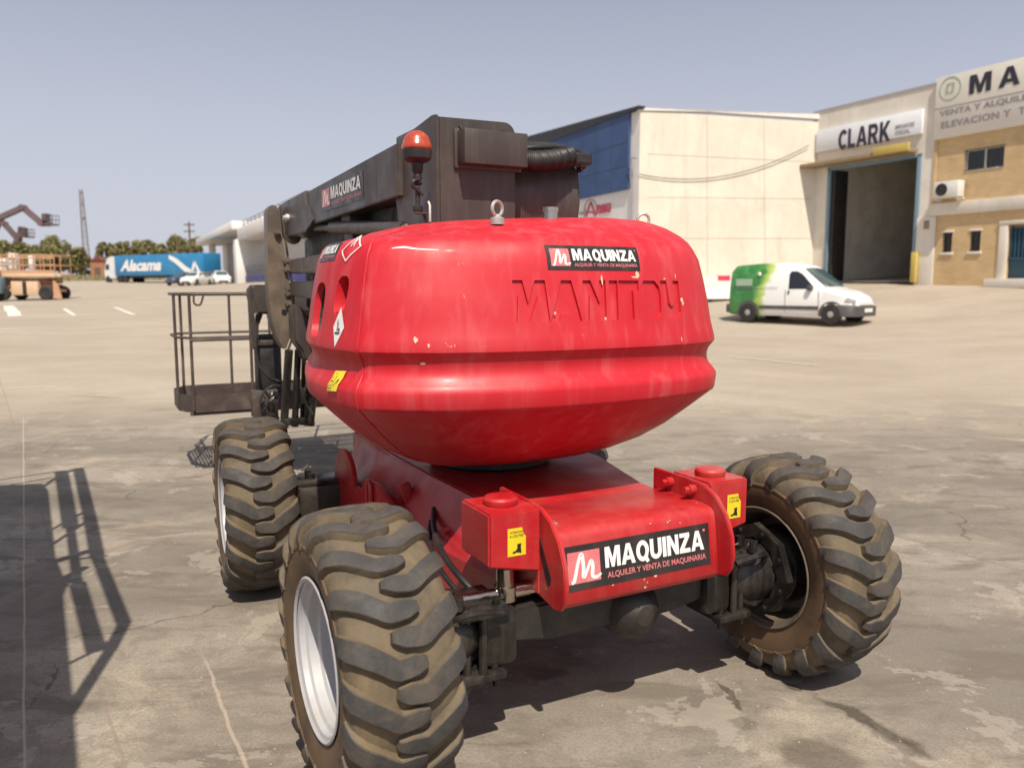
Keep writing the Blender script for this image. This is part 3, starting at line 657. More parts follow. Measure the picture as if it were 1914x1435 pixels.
mb=MB(); q=[side_surf(.475,1.665,-.002),side_surf(.57,1.655,-.002),side_surf(.56,1.70,-.055),side_surf(.49,1.715,-.055)]; mb.add(q+[p_+Vector((0,0,-.012)) for p_ in q],[(0,1,2,3),(4,7,6,5),(0,4,5,1),(1,5,6,2),(2,6,7,3),(3,7,4,0)]); mb.build('vent_scoop','red',shell)
def diamond(f,cy,cz,w_,h_): return [f(cy-w_,cz),f(cy,cz-h_),f(cy+w_,cz),f(cy,cz+h_)]
mb=MB(); mb.add(diamond(lambda y,z:side_surf(y,z,.003),.495,1.600,.045,.078),[(0,1,2,3)]); lb=mb.build('hazard_label','white',shell,recalc=False)
lb.data.materials[0]=M['white']
mb=MB(); f=lambda u,v:side_surf(.495-u*.045,1.60+v*.062,.0045)
stroke(mb,f,[(-.15,-.25,1),(-.12,.1,1),(-.18,.5,.6)],.05); stroke(mb,f,[(-.12,.1,.7),(-.3,.35,.5)],.04); stroke(mb,f,[(-.14,-.0,.7),(.05,.25,.4)],.04)
stroke(mb,f,[(-.45,-.35,1),(0,-.38,1),(.45,-.33,1)],.05); stroke(mb,f,[(.05,-.25,.6),(.2,-.1,1.4),(.36,-.22,.6)],.06); mb.build('pictogram','stk',lb,recalc=False)
mb=MB(); grid_patch(mb,lambda u,v:side_surf(.545-u*.085,1.345+v*.078+u*.006,.006),0,0,1,1,3,3); lb=mb.build('warning_label','yellow',shell,recalc=False)
mb=MB(); f=lambda u,v:side_surf(.545-u*.085,1.345+v*.078+u*.006,.0075)
stroke(mb,f,[(.15,.2,1),(.15,.8,1),(.4,.8,1),(.4,.25,1)],.02); stroke(mb,f,[(.2,.5,1),(.35,.5,1)],.02); stroke(mb,f,[(.6,.3,1),(.75,.6,1),(.8,.35,1)],.025); stroke(mb,f,[(.1,.14,1),(.5,.14,1)],.02); mb.build('pictogram','stk',lb,recalc=False)
mb=MB()
for rr in (1,.84):
    pass
D=[(.455,1.915),(.53,1.855),(.60,1.90),(.53,1.962)]
ring_=[Vector((a,b)) for a,b in D]; cc=sum(ring_,Vector((0,0)))/4
_seg=[]
for k_ in (1,.86):
    for i in range(4):
        for t in range(6): p=ring_[i].lerp(ring_[(i+1)%4],t/6); p=cc+(p-cc)*k_; _seg.append(side_surf(p.x,p.y,.006))
out=_seg
mb.add(out,[(i,(i+1)%24,24+(i+1)%24,24+i) for i in range(24)],0); f=lambda u,v:side_surf(cc.x+.03*u,cc.y+.02+.03*v,.003)
stroke(mb,f,[(-.4,-.4,1),(0,.6,1),(.4,-.4,1)],.12); mb.build('hazard_outline','white',shell,recalc=False)
rental_sticker(lambda u,v,h:side_surf(.98-u*.32/3.6,1.865+v*.075,h),shell,aspect=3.6)
M['primer']=paint('bare_filler',(.62,.48,.34),.8,(.45,.3,.2),.4,60)
rc=random.Random(4)
for cx_,cz_,rx,rz_ in ((.215,1.806,.014,.016),(.200,1.797,.020,.005),(.03,1.785,.005,.024),(.47,1.70,.010,.013),(.475,1.685,.008,.012),(.445,1.802,.004,.012),(.44,1.535,.003,.011),(.03,1.63,.005,.007),(-.20,1.655,.005,.006),(.37,1.79,.006,.004),(-.73,1.56,.010,.012),(-.70,1.47,.012,.005),(-.69,1.54,.004,.010)):
    mb=MB(); pl=[rear_surf(cx_+rx*math.cos(t)*rc.uniform(.5,1.15),cz_+rz_*math.sin(t)*rc.uniform(.5,1.15),.0012) for t in [math.pi*2*i/11 for i in range(11)]]; mb.add(pl,[tuple(range(11))]); mb.build('paint_chip','primer',shell,recalc=False)
mb=MB(); stroke(mb,lambda u,v:rear_surf(u,v,.0012),[(-.77,1.902,.4),(-.73,1.906,1.2),(-.69,1.899,.8),(-.62,1.895,.3)],.003); mb.build('scratch','white',shell,recalc=False)
# vertical door seam at the rear left corner: raised bead
mb=MB(); pts=[]
ci=min(range(len(ol)),key=lambda i:(ol[i]-Vector((-.915,.338))).length)
for z,d in PD:
    if 1.0<z<2.05: p=shell_pt(ol[ci],z,d); q=shell_pt(ol[ci],z,d-.0015); pts.append(q)
mb.tube(pts,.0045,6); mb.build('door_seam','red',shell)
# lifting eyes and filler pipe on top
def eye(x,y,z,s=1.0,rz=0):
    mb=MB(); n=20; R0=.030*s; r0=.0075*s; rows=[]
    for i in range(n):
        a=2*math.pi*i/n; c=Vector((math.cos(a)*R0*math.cos(rz),math.cos(a)*R0*math.sin(rz),math.sin(a)*R0+.045*s)); d=Vector((math.cos(a)*math.cos(rz),math.cos(a)*math.sin(rz),math.sin(a))); e=Vector((-math.sin(rz),math.cos(rz),0))
        for j in range(8): b=2*math.pi*j/8; rows.append(Vector((x,y,z))+c+(d*math.cos(b)+e*math.sin(b))*r0)
    mb.add(rows,[(i*8+j,i*8+(j+1)%8,((i+1)%n)*8+(j+1)%8,((i+1)%n)*8+j) for i in range(n) for j in range(8)],0,True)
    mb.lathe([(-.02,.03*s),(.006*s,.03*s),(.012*s,.016*s),(.02*s,.010*s)],(x,y,z),(0,0,1),16)
    mb.build('lifting_eye','galv',shell,40)
eye(-.30,.38,2.030,.98,.35); eye(.69,.72,2.045,1.0,-.3)
mb=MB(); mb.lathe([(-.03,.032),(.028,.032),(.028,.036),(.045,.036),(.045,.026),(.01,.026)],(.02,.50,2.058),(0,0,1),20); mb.build('filler_cap','chrome',shell,40)
mb=MB(); mb.tube([(-.50,.62,2.03),(-.50,.62,2.10),(-.50,.635,2.115)],.006,6); mb.build('latch','galv',shell)

# ---- booms
def yz(x0,x1,poly,name,mat,bev=.008,par=lift,sharp=35):
    mb=MB(); mb.prism(poly,lambda a,b,d:Vector((d,a,b)),x0,x1,0,bev); return mb.build(name,mat,par,sharp)
def xz(y0,y1,poly,name,mat,bev=.008,par=lift,sharp=35):
    mb=MB(); mb.prism(poly,lambda a,b,d:Vector((a,d,b)),y0,y1,0,bev); return mb.build(name,mat,par,sharp)
arcr=[(.11-.06+.06*math.cos(a),2.558-.06+.06*math.sin(a)) for a in [math.pi/2*i/5 for i in range(6)]][::-1]
bh=xz(1.0,1.60,[(-.30,2.02),(-.30,2.553)]+arcr+[(.11,2.02)],'boom_head','boom',.006)
yz(-.318,-.298,[(1.0,2.0),(1.0,2.56),(1.05,2.565),(1.47,2.525),(1.56,2.49),(1.60,2.40),(1.60,2.30),(1.50,2.02),(1.42,1.98)],'side_plate','boom',.004,bh)
for yy,zz in ((1.545,2.44),(1.54,2.34),(1.40,2.06)): mb=MB(); mb.cyl((-.318,yy,zz),(-.335,yy,zz),.022,seg=18); mb.cyl((-.335,yy,zz),(-.348,yy,zz),.012,seg=6,smooth=False); mb.build('bolt','link',bh,35)
jb=MB(); jb.box((-.21,.90,2.333),(.125,.99,2.492),bev=.004); jb.box((-.225,.985,2.32),(.135,1.0,2.505),bev=.002); jo=jb.build('junction_box','boom',lift,35)
for x in (-.19,.04): mb=MB(); mb.cyl((x,.975,2.51),(x,.99,2.51),.012,seg=6,smooth=False); mb.cyl((x,.985,2.50),(x,1.0,2.505),.007,seg=8); mb.build('bolt','boom',jo)
rb=yz(.115,.545,[(1.16,2.02),(1.10,2.06),(1.07,2.20),(1.09,2.36),(1.15,2.43),(1.30,2.44),(1.9,2.42),(3.9,2.36),(3.9,2.1),(1.9,2.0)],'telescopic_boom','boom',.02)
mb=MB()
def corr(t): return 1+.10*math.sin(t*210)
mb.tube([(.10,1.02,2.395),(.20,.985,2.38),(.32,.99,2.395),(.44,1.03,2.425)],.050,12,0,36,corr)
mb.build('corrugated_hose','black',rb)
mb=MB()
for i in range(5):
    o_=i*.014; mb.tube([(.09,1.03,2.43+o_*.4),(.24,1.0+o_,2.452+o_*.4),(.40,1.01+o_,2.462+o_*.3),(.52,1.03+o_,2.44),(.57,1.09+o_,2.39-o_*.3)],.014,8,0,6)
mb.tube([(.13,.97,2.43),(.24,.955,2.375)],.004,6); mb.tube([(.49,1.05,2.40),(.505,1.02,2.375),(.515,1.02,2.35)],.003,6,0,4)
mb.box((.44,1.0,2.385),(.57,1.09,2.45),bev=.03); mb.build('hose_bundle','black',rb)
ub=yz(-.352,-.04,[(1.45,2.225),(1.45,2.495),(3.42,2.448),(3.42,2.205)],'upper_boom','boom',.006)
rental_sticker(lambda u,v,h:Vector((-.3525-h,3.01-u*.98/3.75,2.268+v*.165-(u*.0))),ub,aspect=3.75)
yz(-.366,-.03,[(2.98+.30,2.20),(3.20,2.23),(3.30,2.31),(3.40,2.36),(3.42,2.458),(4.36,2.432),(4.45,2.40),(4.46,2.24),(4.36,2.155),(3.45,2.16)],'boom_end_fork','boom',.006)
mb=MB(); mb.cyl((-.366,4.0,2.30),(-.392,4.0,2.30),.034,seg=18); mb.cyl((-.392,4.0,2.30),(-.41,4.0,2.30),.02,seg=6,smooth=False); mb.build('pivot_pin','galv',lift,35)
# lower booms and levelling rods between the link and the turret
yz(-.34,-.20,[(1.3,1.83),(1.3,2.01),(4.2,1.975),(4.2,1.865)],'lower_boom','link',.012)
yz(-.34,-.20,[(1.3,1.62),(1.3,1.80),(4.2,1.80),(4.2,1.68)],'lower_boom_link','boom',.012)
yz(-.20,.12,[(1.25,2.06),(1.25,2.16),(2.1,2.26),(3.2,2.28),(4.2,2.14),(4.2,1.58),(2.6,1.56),(1.3,1.6)],'dark_gap_fill','black',.01)  # added black block standing in for the dark between the boom arms
mb=MB(); mb.cyl((-.30,1.45,2.06),(-.30,2.9,2.16),.045); mb.cyl((-.30,2.8,2.15),(-.30,4.1,2.24),.026); mb.build('lift_cylinder','boom',lift,35)
mb=MB(); mb.box((-.31,2.45,1.98),(-.05,2.62,2.26),rot=(R(-25),0,0)); mb.build('brace_plate','boom',lift,35)
lk=xz(4.20,4.36,[(-.492,2.345),(-.485,2.39),(-.455,2.42),(-.42,2.415),(-.395,2.37),(-.37,2.1),(-.345,1.88),(-.322,1.70),(-.318,1.50),(-.33,1.36),(-.375,1.245),(-.40,1.24),(-.45,1.33),(-.478,1.44),(-.50,1.62),(-.505,1.80),(-.50,2.0)],'link_plate','link',.005)
mb=MB()
mb.prism([(-.392,2.40),(-.382,2.40),(-.305,1.7),(-.30,1.5),(-.31,1.36),(-.36,1.23),(-.372,1.24),(-.325,1.36),(-.316,1.5),(-.32,1.7)],lambda a,b,d:Vector((a,d,b)),4.16,4.20,0,.002)
for z,x in ((2.20,-.42),(1.97,-.355),(1.90,-.35),(1.74,-.34),(1.70,-.345),(1.62,-.35)):
    mb.cyl((x,4.20,z),(x,4.165,z),.028,seg=14); mb.cyl((x,4.165,z),(x,4.15,z),.015,seg=6,smooth=False)
mb.build('pin_set','link',lk,35)
mb=MB(); mb.lathe([(0,.022),(.004,.022)],(-.385,4.196,1.55),(0,-1,0),14); mb.build('slot','black',lk)
for x,z in ((-.31,2.16),(-.28,1.92),(-.28,1.74)):
    mb=MB(); mb.lathe([(-.02,.05),(0,.06),(.03,.06),(.05,.045)],(x,4.12,z),(0,-1,0),20); mb.build('pivot_boss','link',lift,40)
cs=xz(3.86,4.05,[(-.385,1.60),(-.34,1.62),(-.30,1.575),(-.27,1.52),(-.16,1.53),(-.12,1.50),(-.08,1.40),(-.10,1.22),(-.16,1.17),(-.22,1.20),(-.25,1.16),(-.31,1.17),(-.33,1.25),(-.385,1.33)],'jib_casting','boom',.015)
mb=MB(); mb.lathe([(0,.10),(.02,.095),(.022,0)],(-.155,3.86,1.35),(0,-1,0),28); cp_=mb.build('cover_disc','boom',cs,35)
mb=MB(); put_text(mb,'ATJ',lambda u,v:Vector((u,3.835,v)),-.205,1.30,-.09,1.36,0,.02); mb.build('lettering','white',cp_,recalc=False)
mb=MB()
for x,y,r,x2 in ((-.385,4.06,.034,-.42),(-.31,4.06,.028,-.33),(-.25,4.10,.020,-.26),(-.20,4.06,.022,-.235),(-.15,4.02,.030,-.205)):
    mb.cyl((x,y,1.24),(x2,y+.12,.62),r,seg=14); mb.cyl((x2,y+.12,.62),(x2-.002,y+.122,.585),r*1.15,seg=14)
mb.box((-.43,4.13,.60),(-.20,4.20,.66),bev=.01); mb.box((-.30,4.08,.78),(-.17,4.16,.92),bev=.02)
mb.tube([(-.28,4.05,1.2),(-.25,4.02,1.0),(-.29,4.0,.85),(-.22,4.02,.7)],.012,8,0,6); mb.build('jib_cylinders','grease',lift,40)
# basket mounting
mb=MB(); mb.prism([(-.585,1.70),(-.565,1.765),(-.52,1.775),(-.30,1.77),(-.30,1.52),(-.545,1.52)],lambda a,b,d:Vector((a,d,b)),4.58,4.86,0,.02)
mb.prism([(-.60,1.74),(-.575,1.775),(-.555,1.72),(-.555,1.50),(-.54,1.35),(-.545,1.22),(-.575,1.21),(-.59,1.35),(-.60,1.55)],lambda a,b,d:Vector((a,d,b)),4.60,4.66,0,.006)
mb.prism([(-.53,1.52),(-.47,1.52),(-.51,1.42),(-.525,1.24),(-.55,1.22),(-.545,1.4)],lambda a,b,d:Vector((a,d,b)),4.66,4.72,0,.006); mb.build('rotator_bracket','boom',lift,35)
mb=MB(); mb.box((-.54,4.86,1.28),(-.28,4.95,1.33)); mb.box((-.50,4.72,1.235),(-.30,4.90,1.285),bev=.01); mb.box((-.52,4.74,.80),(-.31,4.92,1.235),bev=.012,mi=1); mb.build('control_box',['boom','black'],lift,35)
mb=MB(); mb.box((-.585,4.70,.60),(-.36,4.80,.84),bev=.01); mb.build('mounting_plate','basket',lift,35)
mb=MB(); rd=random.Random(5)
for i in range(9):
    x=-.50+rd.uniform(-.03,.10); mb.tube([(x+rd.uniform(-.03,.03),4.62+rd.uniform(-.03,.03),.84-rd.uniform(0,.06)),(x+rd.uniform(-.05,.05),4.58,.74),(x+rd.uniform(-.04,.04),4.62,.62+rd.uniform(-.03,.04)),(x+rd.uniform(-.06,.06),4.60,.54+rd.uniform(-.02,.05))],rd.uniform(.007,.014),7,0,5)
for i in range(8): x=-.50+rd.uniform(-.03,.12); z=rd.uniform(.54,.80); mb.box((x,4.56,z),(x+rd.uniform(.02,.04),4.62,z+rd.uniform(.02,.06)),bev=.006)
mb.build('valve_block','grease',lift,40)
mb=MB()
mb.tube([(-.56,4.60,1.24),(-.55,4.58,1.10),(-.47,4.56,.98),(-.36,4.54,.93),(-.27,4.5,.93)],.009,7,0,6); mb.tube([(-.55,4.61,1.24),(-.53,4.59,1.06),(-.44,4.57,.95),(-.30,4.54,.90)],.008,7,0,6)
mb.tube([(-.30,4.55,.86),(-.42,4.53,.90),(-.52,4.53,.84),(-.545,4.54,.72),(-.50,4.56,.62)],.008,7,0,6); mb.build('hydraulic_hose','black',lift)
# basket
BZ=.635
mb=MB(); r=.0135; X0,X1,Y0,Y1=-1.150,.93,5.0,5.85; cx=.11; cy=.20
loop=[(X0,Y0+cy),(X0+cx,Y0),(X1-cx,Y0),(X1,Y0+cy),(X1,Y1-cy),(X1-cx,Y1),(X0+cx,Y1),(X0,Y1-cy)]
def looptube(z,rr): 
    for i in range(8): a,b=loop[i],loop[(i+1)%8]; mb.cyl((*a,z),(*b,z),rr,seg=8)
looptube(1.690,r); looptube(1.305,r*.9)
mb.cyl((X0+.1,Y0-.005,1.285),(-.48,Y0-.005,1.287),r,seg=8)
for x,y in [q for i,q in enumerate(loop) if i not in (7,)]+[(-.53,Y0-.01),(-.585,Y1),(.2,Y0),(.2,Y1),(-.2,Y1)]: mb.cyl((x,y,BZ+.02),(x,y,1.690),r,seg=8)
for i in range(8): mb.add(*(lambda v:(v,[(0,1,2,3),(4,7,6,5),(0,4,5,1),(1,5,6,2),(2,6,7,3),(3,7,4,0)]))([Vector((*loop[i],BZ)),Vector((*loop[(i+1)%8],BZ)),Vector((*loop[(i+1)%8],BZ+.155)),Vector((*loop[i],BZ+.155))]+[Vector((p[0]*.995-.0,p[1]+(.006 if p[1]<5.4 else -.006),z)) for p,z in ((loop[i],BZ),(loop[(i+1)%8],BZ),(loop[(i+1)%8],BZ+.155),(loop[i],BZ+.155))]))
mb.tube([(-1.0,Y0-.01,1.685),(-1.0,Y0-.02,1.61),(-.95,Y0-.02,1.60),(-.92,Y0-.01,1.685)],.009,6,0,3)
bk=mb.build('basket','basket',lift,40)
mb=MB()
for x in np.arange(X0+.02,X1-.02,.030): mb.box((x,Y0+.05,BZ+.015),(x+.014,Y1-.05,BZ+.022),bev=0)
for y in np.arange(Y0+.06,Y1-.04,.07): mb.box((X0+.04,y,BZ+.004),(X1-.04,y+.012,BZ+.0145),bev=0)
for y in (Y0+.02,(Y0+Y1)/2,Y1-.05): mb.box((X0+.08,y,BZ-.03),(X1-.08,y+.03,BZ+.004))
mb.build('floor_grating','basket',bk)
mb=MB(); mb.box((-.35,Y0-.02,1.45),(.05,Y0+.18,1.72),bev=.02); mb.build('control_panel','boom',bk,35)
# beacon
M['lens']=paint('orange_lens',(.40,.045,.016),.22,(.5,.2,.08),.35,20,bumpy=0,coat=.5)
for nd in M['lens'].node_tree.nodes:
    if nd.type=='BSDF_PRINCIPLED': nd.inputs['Subsurface Weight'].default_value=.3; nd.inputs['Subsurface Radius'].default_value=(.05,.015,.005)
bx,by=-.425,.96; bz=2.378
mb=MB(); mb.lathe([(0,.060),(.006,.069),(.012,.071),(.026,.070),(.030,.067),(.048,.063),(.066,.054),(.080,.040),(.089,.022),(.092,0)],(bx,by,bz),(0,0,1),32); be=mb.build('beacon_lens','lens',lift,60)
mb=MB(); mb.lathe([(-.15,.015),(-.14,.024),(-.13,.016),(-.115,.022),(-.10,.018),(-.085,.026),(-.050,.028),(-.042,.05),(-.03,.064),(.0,.068),(.008,.068)],(bx,by,bz-.005),(0,0,1),32)
mb.lathe([(-.27,.020),(-.262,.024),(-.245,.024),(-.24,.012),(-.16,.012)],(bx,by,bz-.005),(0,0,1),14); mb.tube([(bx,by-.02,bz-.13),(bx-.03,by-.03,bz-.14),(bx-.035,by-.025,bz-.165),(bx-.01,by-.02,bz-.175),(bx+.02,by-.02,bz-.2)],.008,7,0,5)
mb.tube([(bx+.02,by,bz-.27),(bx+.045,by,bz-.33),(bx+.05,by,bz-.40)],.006,6,0,4); mb.build('beacon_base','black',be,40)
mb=MB(); mb.box((bx-.02,by-.02,bz-.285),(bx+.06,by+.02,bz-.277),bev=.001); mb.box((bx+.054,by-.02,bz-.42),(bx+.061,by+.02,bz-.277),bev=.001); mb.cyl((bx+.08,by,bz-.39),(bx+.12,by,bz-.395),.018,.006); mb.build('beacon_bracket','boom',be)

# ================================================================== BUILDINGS ON THE RIGHT
def wallmat(name,c1,c2,rows=None,stain=(.35,.27,.2),amt=.25,scale=1.0):
    m,n,b=newmat(name); v=coord(n)
    c=mixc(n,mapr(n,noise(n,v,.6*scale,6,.65,.5),.35,.68),c1,c2); c=mixc(n,mapr(n,noise(n,mapping(n,v,scale=(1,1,.15)),2.5*scale,5,.6),.52,.75,0,amt),c,stain)
    c=mixc(n,mapr(n,noise(n,v,12*scale,5,.7),.4,.7,0,.15),c,tuple(x*.75 for x in c1))
    n.links.new(c,b.inputs['Base Color']); b.inputs['Roughness'].default_value=.85; b.inputs['Specular IOR Level'].default_value=.2; bump(n,b,noise(n,v,25,5),.15,.01); return m
M['cwall']=wallmat('cream_precast_concrete',(.66,.60,.50),(.74,.68,.58))
M['bluepanel']=wallmat('blue_metal_cladding',(.055,.095,.21),(.07,.115,.25),amt=.1,stain=(.05,.07,.13))
M['offwhite']=wallmat('off_white_render',(.70,.68,.66),(.78,.76,.73),amt=.12)
M['clarkw']=wallmat('white_plaster',(.66,.61,.53),(.76,.71,.63),amt=.2)
M['sign']=wallmat('pale_sign_panel',(.72,.74,.79),(.78,.80,.83),amt=.05)
M['signb']=wallmat('cream_sign_panel',(.70,.66,.58),(.76,.72,.64),amt=.08)
M['brick']=None
def brickmat():
    m,n,b=newmat('yellow_brick'); v=coord(n)
    t=n.nodes.new('ShaderNodeTexBrick'); n.links.new(mapping(n,v,rot=(math.pi/2,0,0)),t.inputs['Vector']); t.inputs['Scale'].default_value=1; t.inputs['Brick Width'].default_value=.25; t.inputs['Row Height'].default_value=.065; t.inputs['Mortar Size'].default_value=.006
    t.inputs['Color1'].default_value=(.56,.38,.18,1); t.inputs['Color2'].default_value=(.62,.44,.23,1); t.inputs['Mortar'].default_value=(.55,.44,.30,1)
    c=mixc(n,mapr(n,noise(n,v,1.2,5),.4,.7,0,.3),t.outputs['Color'],(.33,.22,.11)); n.links.new(c,b.inputs['Base Color']); b.inputs['Roughness'].default_value=.85; return m
M['brick']=brickmat()
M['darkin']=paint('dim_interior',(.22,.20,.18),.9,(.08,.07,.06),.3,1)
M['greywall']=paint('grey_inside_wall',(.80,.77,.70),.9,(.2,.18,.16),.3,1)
M['blueframe']=paint('blue_grey_frame',(.17,.26,.34),.5,(.3,.3,.3),.2,3)
M['teal']=paint('dark_teal_shutter',(.02,.075,.12),.5,(.06,.09,.11),.3,3)
M['glass']=paint('dark_window_glass',(.02,.025,.03),.08,(.05,.05,.05),.1,3,bumpy=0)
M['acwhite']=paint('white_enamel',(.72,.70,.66),.45,(.5,.42,.32),.2,4)
M['darktext']=paint('dark_violet_lettering',(.030,.024,.040),.5,(.06,.05,.06),.2,5,bumpy=0)
M['greytext']=paint('faded_grey_lettering',(.26,.23,.24),.6,(.4,.38,.36),.3,5,bumpy=0)
M['redtext']=paint('crimson_lettering',(.50,.03,.08),.5,(.4,.1,.12),.2,5,bumpy=0)
M['woodbeam']=paint('tan_canopy_edge',(.30,.22,.13),.7,(.2,.15,.1),.4,3)
M['yellowb']=paint('yellow_beam',(.55,.42,.10),.6,(.4,.3,.15),.4,3)
class Wall:
    """a vertical plane: s along, z up, h outwards, in the frame of an Empty set at p0"""
    def __init__(s,p0,ang,zb): s.p0=p0; s.dr=(math.cos(ang),math.sin(ang)); s.ang=ang; s.zb=zb
    def px(s,x,y): a,z=on_wall(x,y,s.p0,s.dr); return a,z-s.zb
    def f(s,h=0): return lambda a,b: Vector((a,-h,b))
# facade line shared by the two nearer premises; local x runs right/closer, local -y faces the yard
A1=math.atan2(-.883,.469)
fw=Wall((13.85,38.0),A1,1.95)
def wbox(mb,w_,a,b,h0,h1,mi=0,bev=.01):
    """pixel corners a (left,top) b (right,bottom) on wall, proud from h0 to h1"""
    s0,z1=w_.px(*a); s1,z0=w_.px(*b); s1b,_=w_.px(b[0],a[1]); 
    mb.box((min(s0,s1),-h1,min(z0,z1)),(max(s0,s1),-h0,max(z0,z1)),mi,bev=bev)
clark=empty('warehouse',(13.85,38.0,1.95),A1,'white plastered warehouse with open tall doorway under a pale CLARK sign','warehouse')
def S(px,py=400,w_=fw): return w_.px(px,py)[0]
def Z(px,py,w_=fw): return w_.px(px,py)[1]
sL,sR=0.0,S(1745,300); zt=(Z(1522,207)+Z(1743,168))/2; dl,drr=S(1545,400),S(1717,400); dz1=Z(1630,302); D=16
mb=MB()
mb.box((sL,0,0-.6),(dl,.35,dz1)); mb.box((drr,0,-.6),(sR,.35,dz1)); mb.box((sL,.0,dz1),(sR,.35,zt)); mb.box((sL-.02,-.03,zt),(sR,.38,zt+.10),mi=1)
mb.box((sL,.35,-.6),(sL+.25,D,zt-.3)); mb.box((sR-.25,.35,-.6),(sR,D,zt-.3)); mb.box((sL,.35,zt-.6),(sR,D,zt-.3)); mb.box((sL,D,-.6),(sR,D+.3,zt-.3))
mb.build('wall',['clarkw','galv'],clark)
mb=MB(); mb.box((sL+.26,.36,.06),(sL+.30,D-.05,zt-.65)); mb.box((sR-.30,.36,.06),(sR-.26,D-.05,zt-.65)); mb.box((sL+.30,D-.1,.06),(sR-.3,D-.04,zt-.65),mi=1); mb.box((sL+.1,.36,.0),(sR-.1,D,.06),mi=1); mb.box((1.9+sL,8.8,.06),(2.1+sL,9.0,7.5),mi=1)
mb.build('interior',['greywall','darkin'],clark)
mb=MB(); mb.box((dl,-.06,.0),(dl+.16,.2,dz1)); mb.box((drr-.16,-.06,.0),(drr,.2,dz1)); mb.box((dl,-.06,dz1-.12),(drr,.2,dz1+.0)); mb.box((dl+.17,.05,.05),(dl+.34,.9,dz1-.13),mi=1)
mb.build('door_frame',['blueframe','black'],clark,35)
mb=MB(); s0,z1=fw.px(1530,238); s1,z0=fw.px(1728,270); zA,zB=Z(1530,246),Z(1530,288)
mb.box((S(1530,260),-.16,zB+.05),(S(1727,240),-.02,zA)); sg=mb.build('sign_board','sign',clark,35)
mb=MB(); f=lambda a,b:Vector((a,-.17,b)); put_heavy(mb,'CLARK',f,S(1572,260),Z(1600,279)+.05,S(1670,245),Z(1600,240),0,.09)
put_text(mb,'EMPILHADORES',f,S(1678,245),Z(1690,241),S(1714,240),Z(1690,233),1,.02); put_text(mb,'OFICIAL',f,S(1678,250),Z(1690,252),S(1706,250),Z(1690,244),1,.02); mb.build('lettering',['darktext','greytext'],sg,recalc=False)
mb=MB(); zc=Z(1545,308); mb.box((sL-.75,-.75,zc-.12),(drr-.2,-.03,zc+.06)); mb.box((S(1655,290),-.80,zc-.10),(drr-.05,-.70,zc+.22),mi=1); mb.build('canopy',['woodbeam','yellowb'],clark,35)
mb=MB(); mb.box((S(1709,500),-.25,-.02),(S(1718,500),-.07,1.2)); mb.build('door_post','yellowb',clark,35)
mb=MB(); mb.box((S(1733,430)-.12,-.08,Z(1736,428)),(S(1733,430)+.12,-.01,Z(1736,412)),bev=.01); mb.build('wall_lamp','woodbeam',clark)
# low machine stored inside the doorway
st=empty('stored_machine',(0,0,0),A1,'dark green and brown machine standing inside the CLARK warehouse doorway','machine')
wp=Vector((13.85,38,1.95))+Matrix.Rotation(A1,3,'Z')@Vector((3.4,4.5,.06)); st.location=wp
M['olive']=paint('olive_paint',(.06,.085,.02),.6,(.05,.04,.03),.5,2)
mb=MB(); mb.box((-.8,0,.3),(.6,1.6,1.1),bev=.05); mb.prism([(-1.3,.0),(-1.3,.9),(-1.0,1.0),(-.9,0)],lambda a,b,d:Vector((a,d,b+.15)),.1,1.5,0,.03); st_b=mb.build('body','olive',st,35)
mb=MB(); mb.box((-1.35,.3,.2),(-.85,.4,2.7),bev=.01); mb.box((-1.35,1.2,.2),(-.85,1.3,2.7),bev=.01); mb.box((-.6,.5,1.1),(.3,1.4,1.9),bev=.1); mb.box((.6,.2,.2),(1.6,1.5,.8),bev=.05); mb.build('mast','black',st,35)
for x,y in ((-.6,-.02),(.5,-.02),(-.6,1.6),(.5,1.6)): mb=MB(); mb.lathe([(-.12,.2),(-.1,.32),(.1,.32),(.12,.2)],(x,y,.32),(0,1,0),20); mb.build('wheel','black',st,35)

# office with brick front and MA sign
off=empty('office_building',(13.85,38.0,1.95),A1,'yellow brick office with cream MA sign fascia, air conditioner and barred windows','office building')
s0=sR+.02; s9=s0+14; zf0=Z(1752,262); zf1=(Z(1752,148)+Z(1910,110))/2; zb0,zb1=Z(1760,403),Z(1760,380)
ws0,wz1=fw.px(1803,281); ws1,wz0=fw.px(1877,318); 
win=[(S(1803,300),S(1877,300),Z(1803,322),Z(1803,281)),(S(1762,455),S(1779,455),Z(1770,472),Z(1770,435)),(S(1813,455),S(1832,455),Z(1822,470),Z(1822,432))]
gate=(S(1882,480),S(1882,480)+2.6,.0,Z(1884,421))
def wall_with_holes(mb,x0,x1,z0,z1,holes,y0,y1,mi=0):
    xs=sorted(set([x0,x1]+[h[0] for h in holes]+[h[1] for h in holes])); zs=sorted(set([z0,z1]+[h[2] for h in holes]+[h[3] for h in holes]))
    for i in range(len(xs)-1):
        for j in range(len(zs)-1):
            cx,cz=(xs[i]+xs[i+1])/2,(zs[j]+zs[j+1])/2
            if any(h[0]<cx<h[1] and h[2]<cz<h[3] for h in holes) or not(x0<cx<x1 and z0<cz<z1): continue
            mb.box((xs[i],y0,zs[j]),(xs[i+1],y1,zs[j+1]),mi,bev=0)
mb=MB(); wall_with_holes(mb,s0+.12,s9,-.6,zf0+.02,win+[gate],0,.3,0)
mb.box((s0,-.04,-.6),(s0+.12,.3,zf0)); 
mb.box((s0,.3,-.6),(s9,12,zf1-.3),mi=1)
mb.build('wall',['brick','clarkw'],off)
mb=MB(); mb.box((s0,-.10,zb0),(s9,-.004,zb1)); mb.box((S(1722,480)-.25,-.06,-.5),(S(1746,480),-.004,zb0-.02)); mb.build('cornice_band','clarkw',off,35)
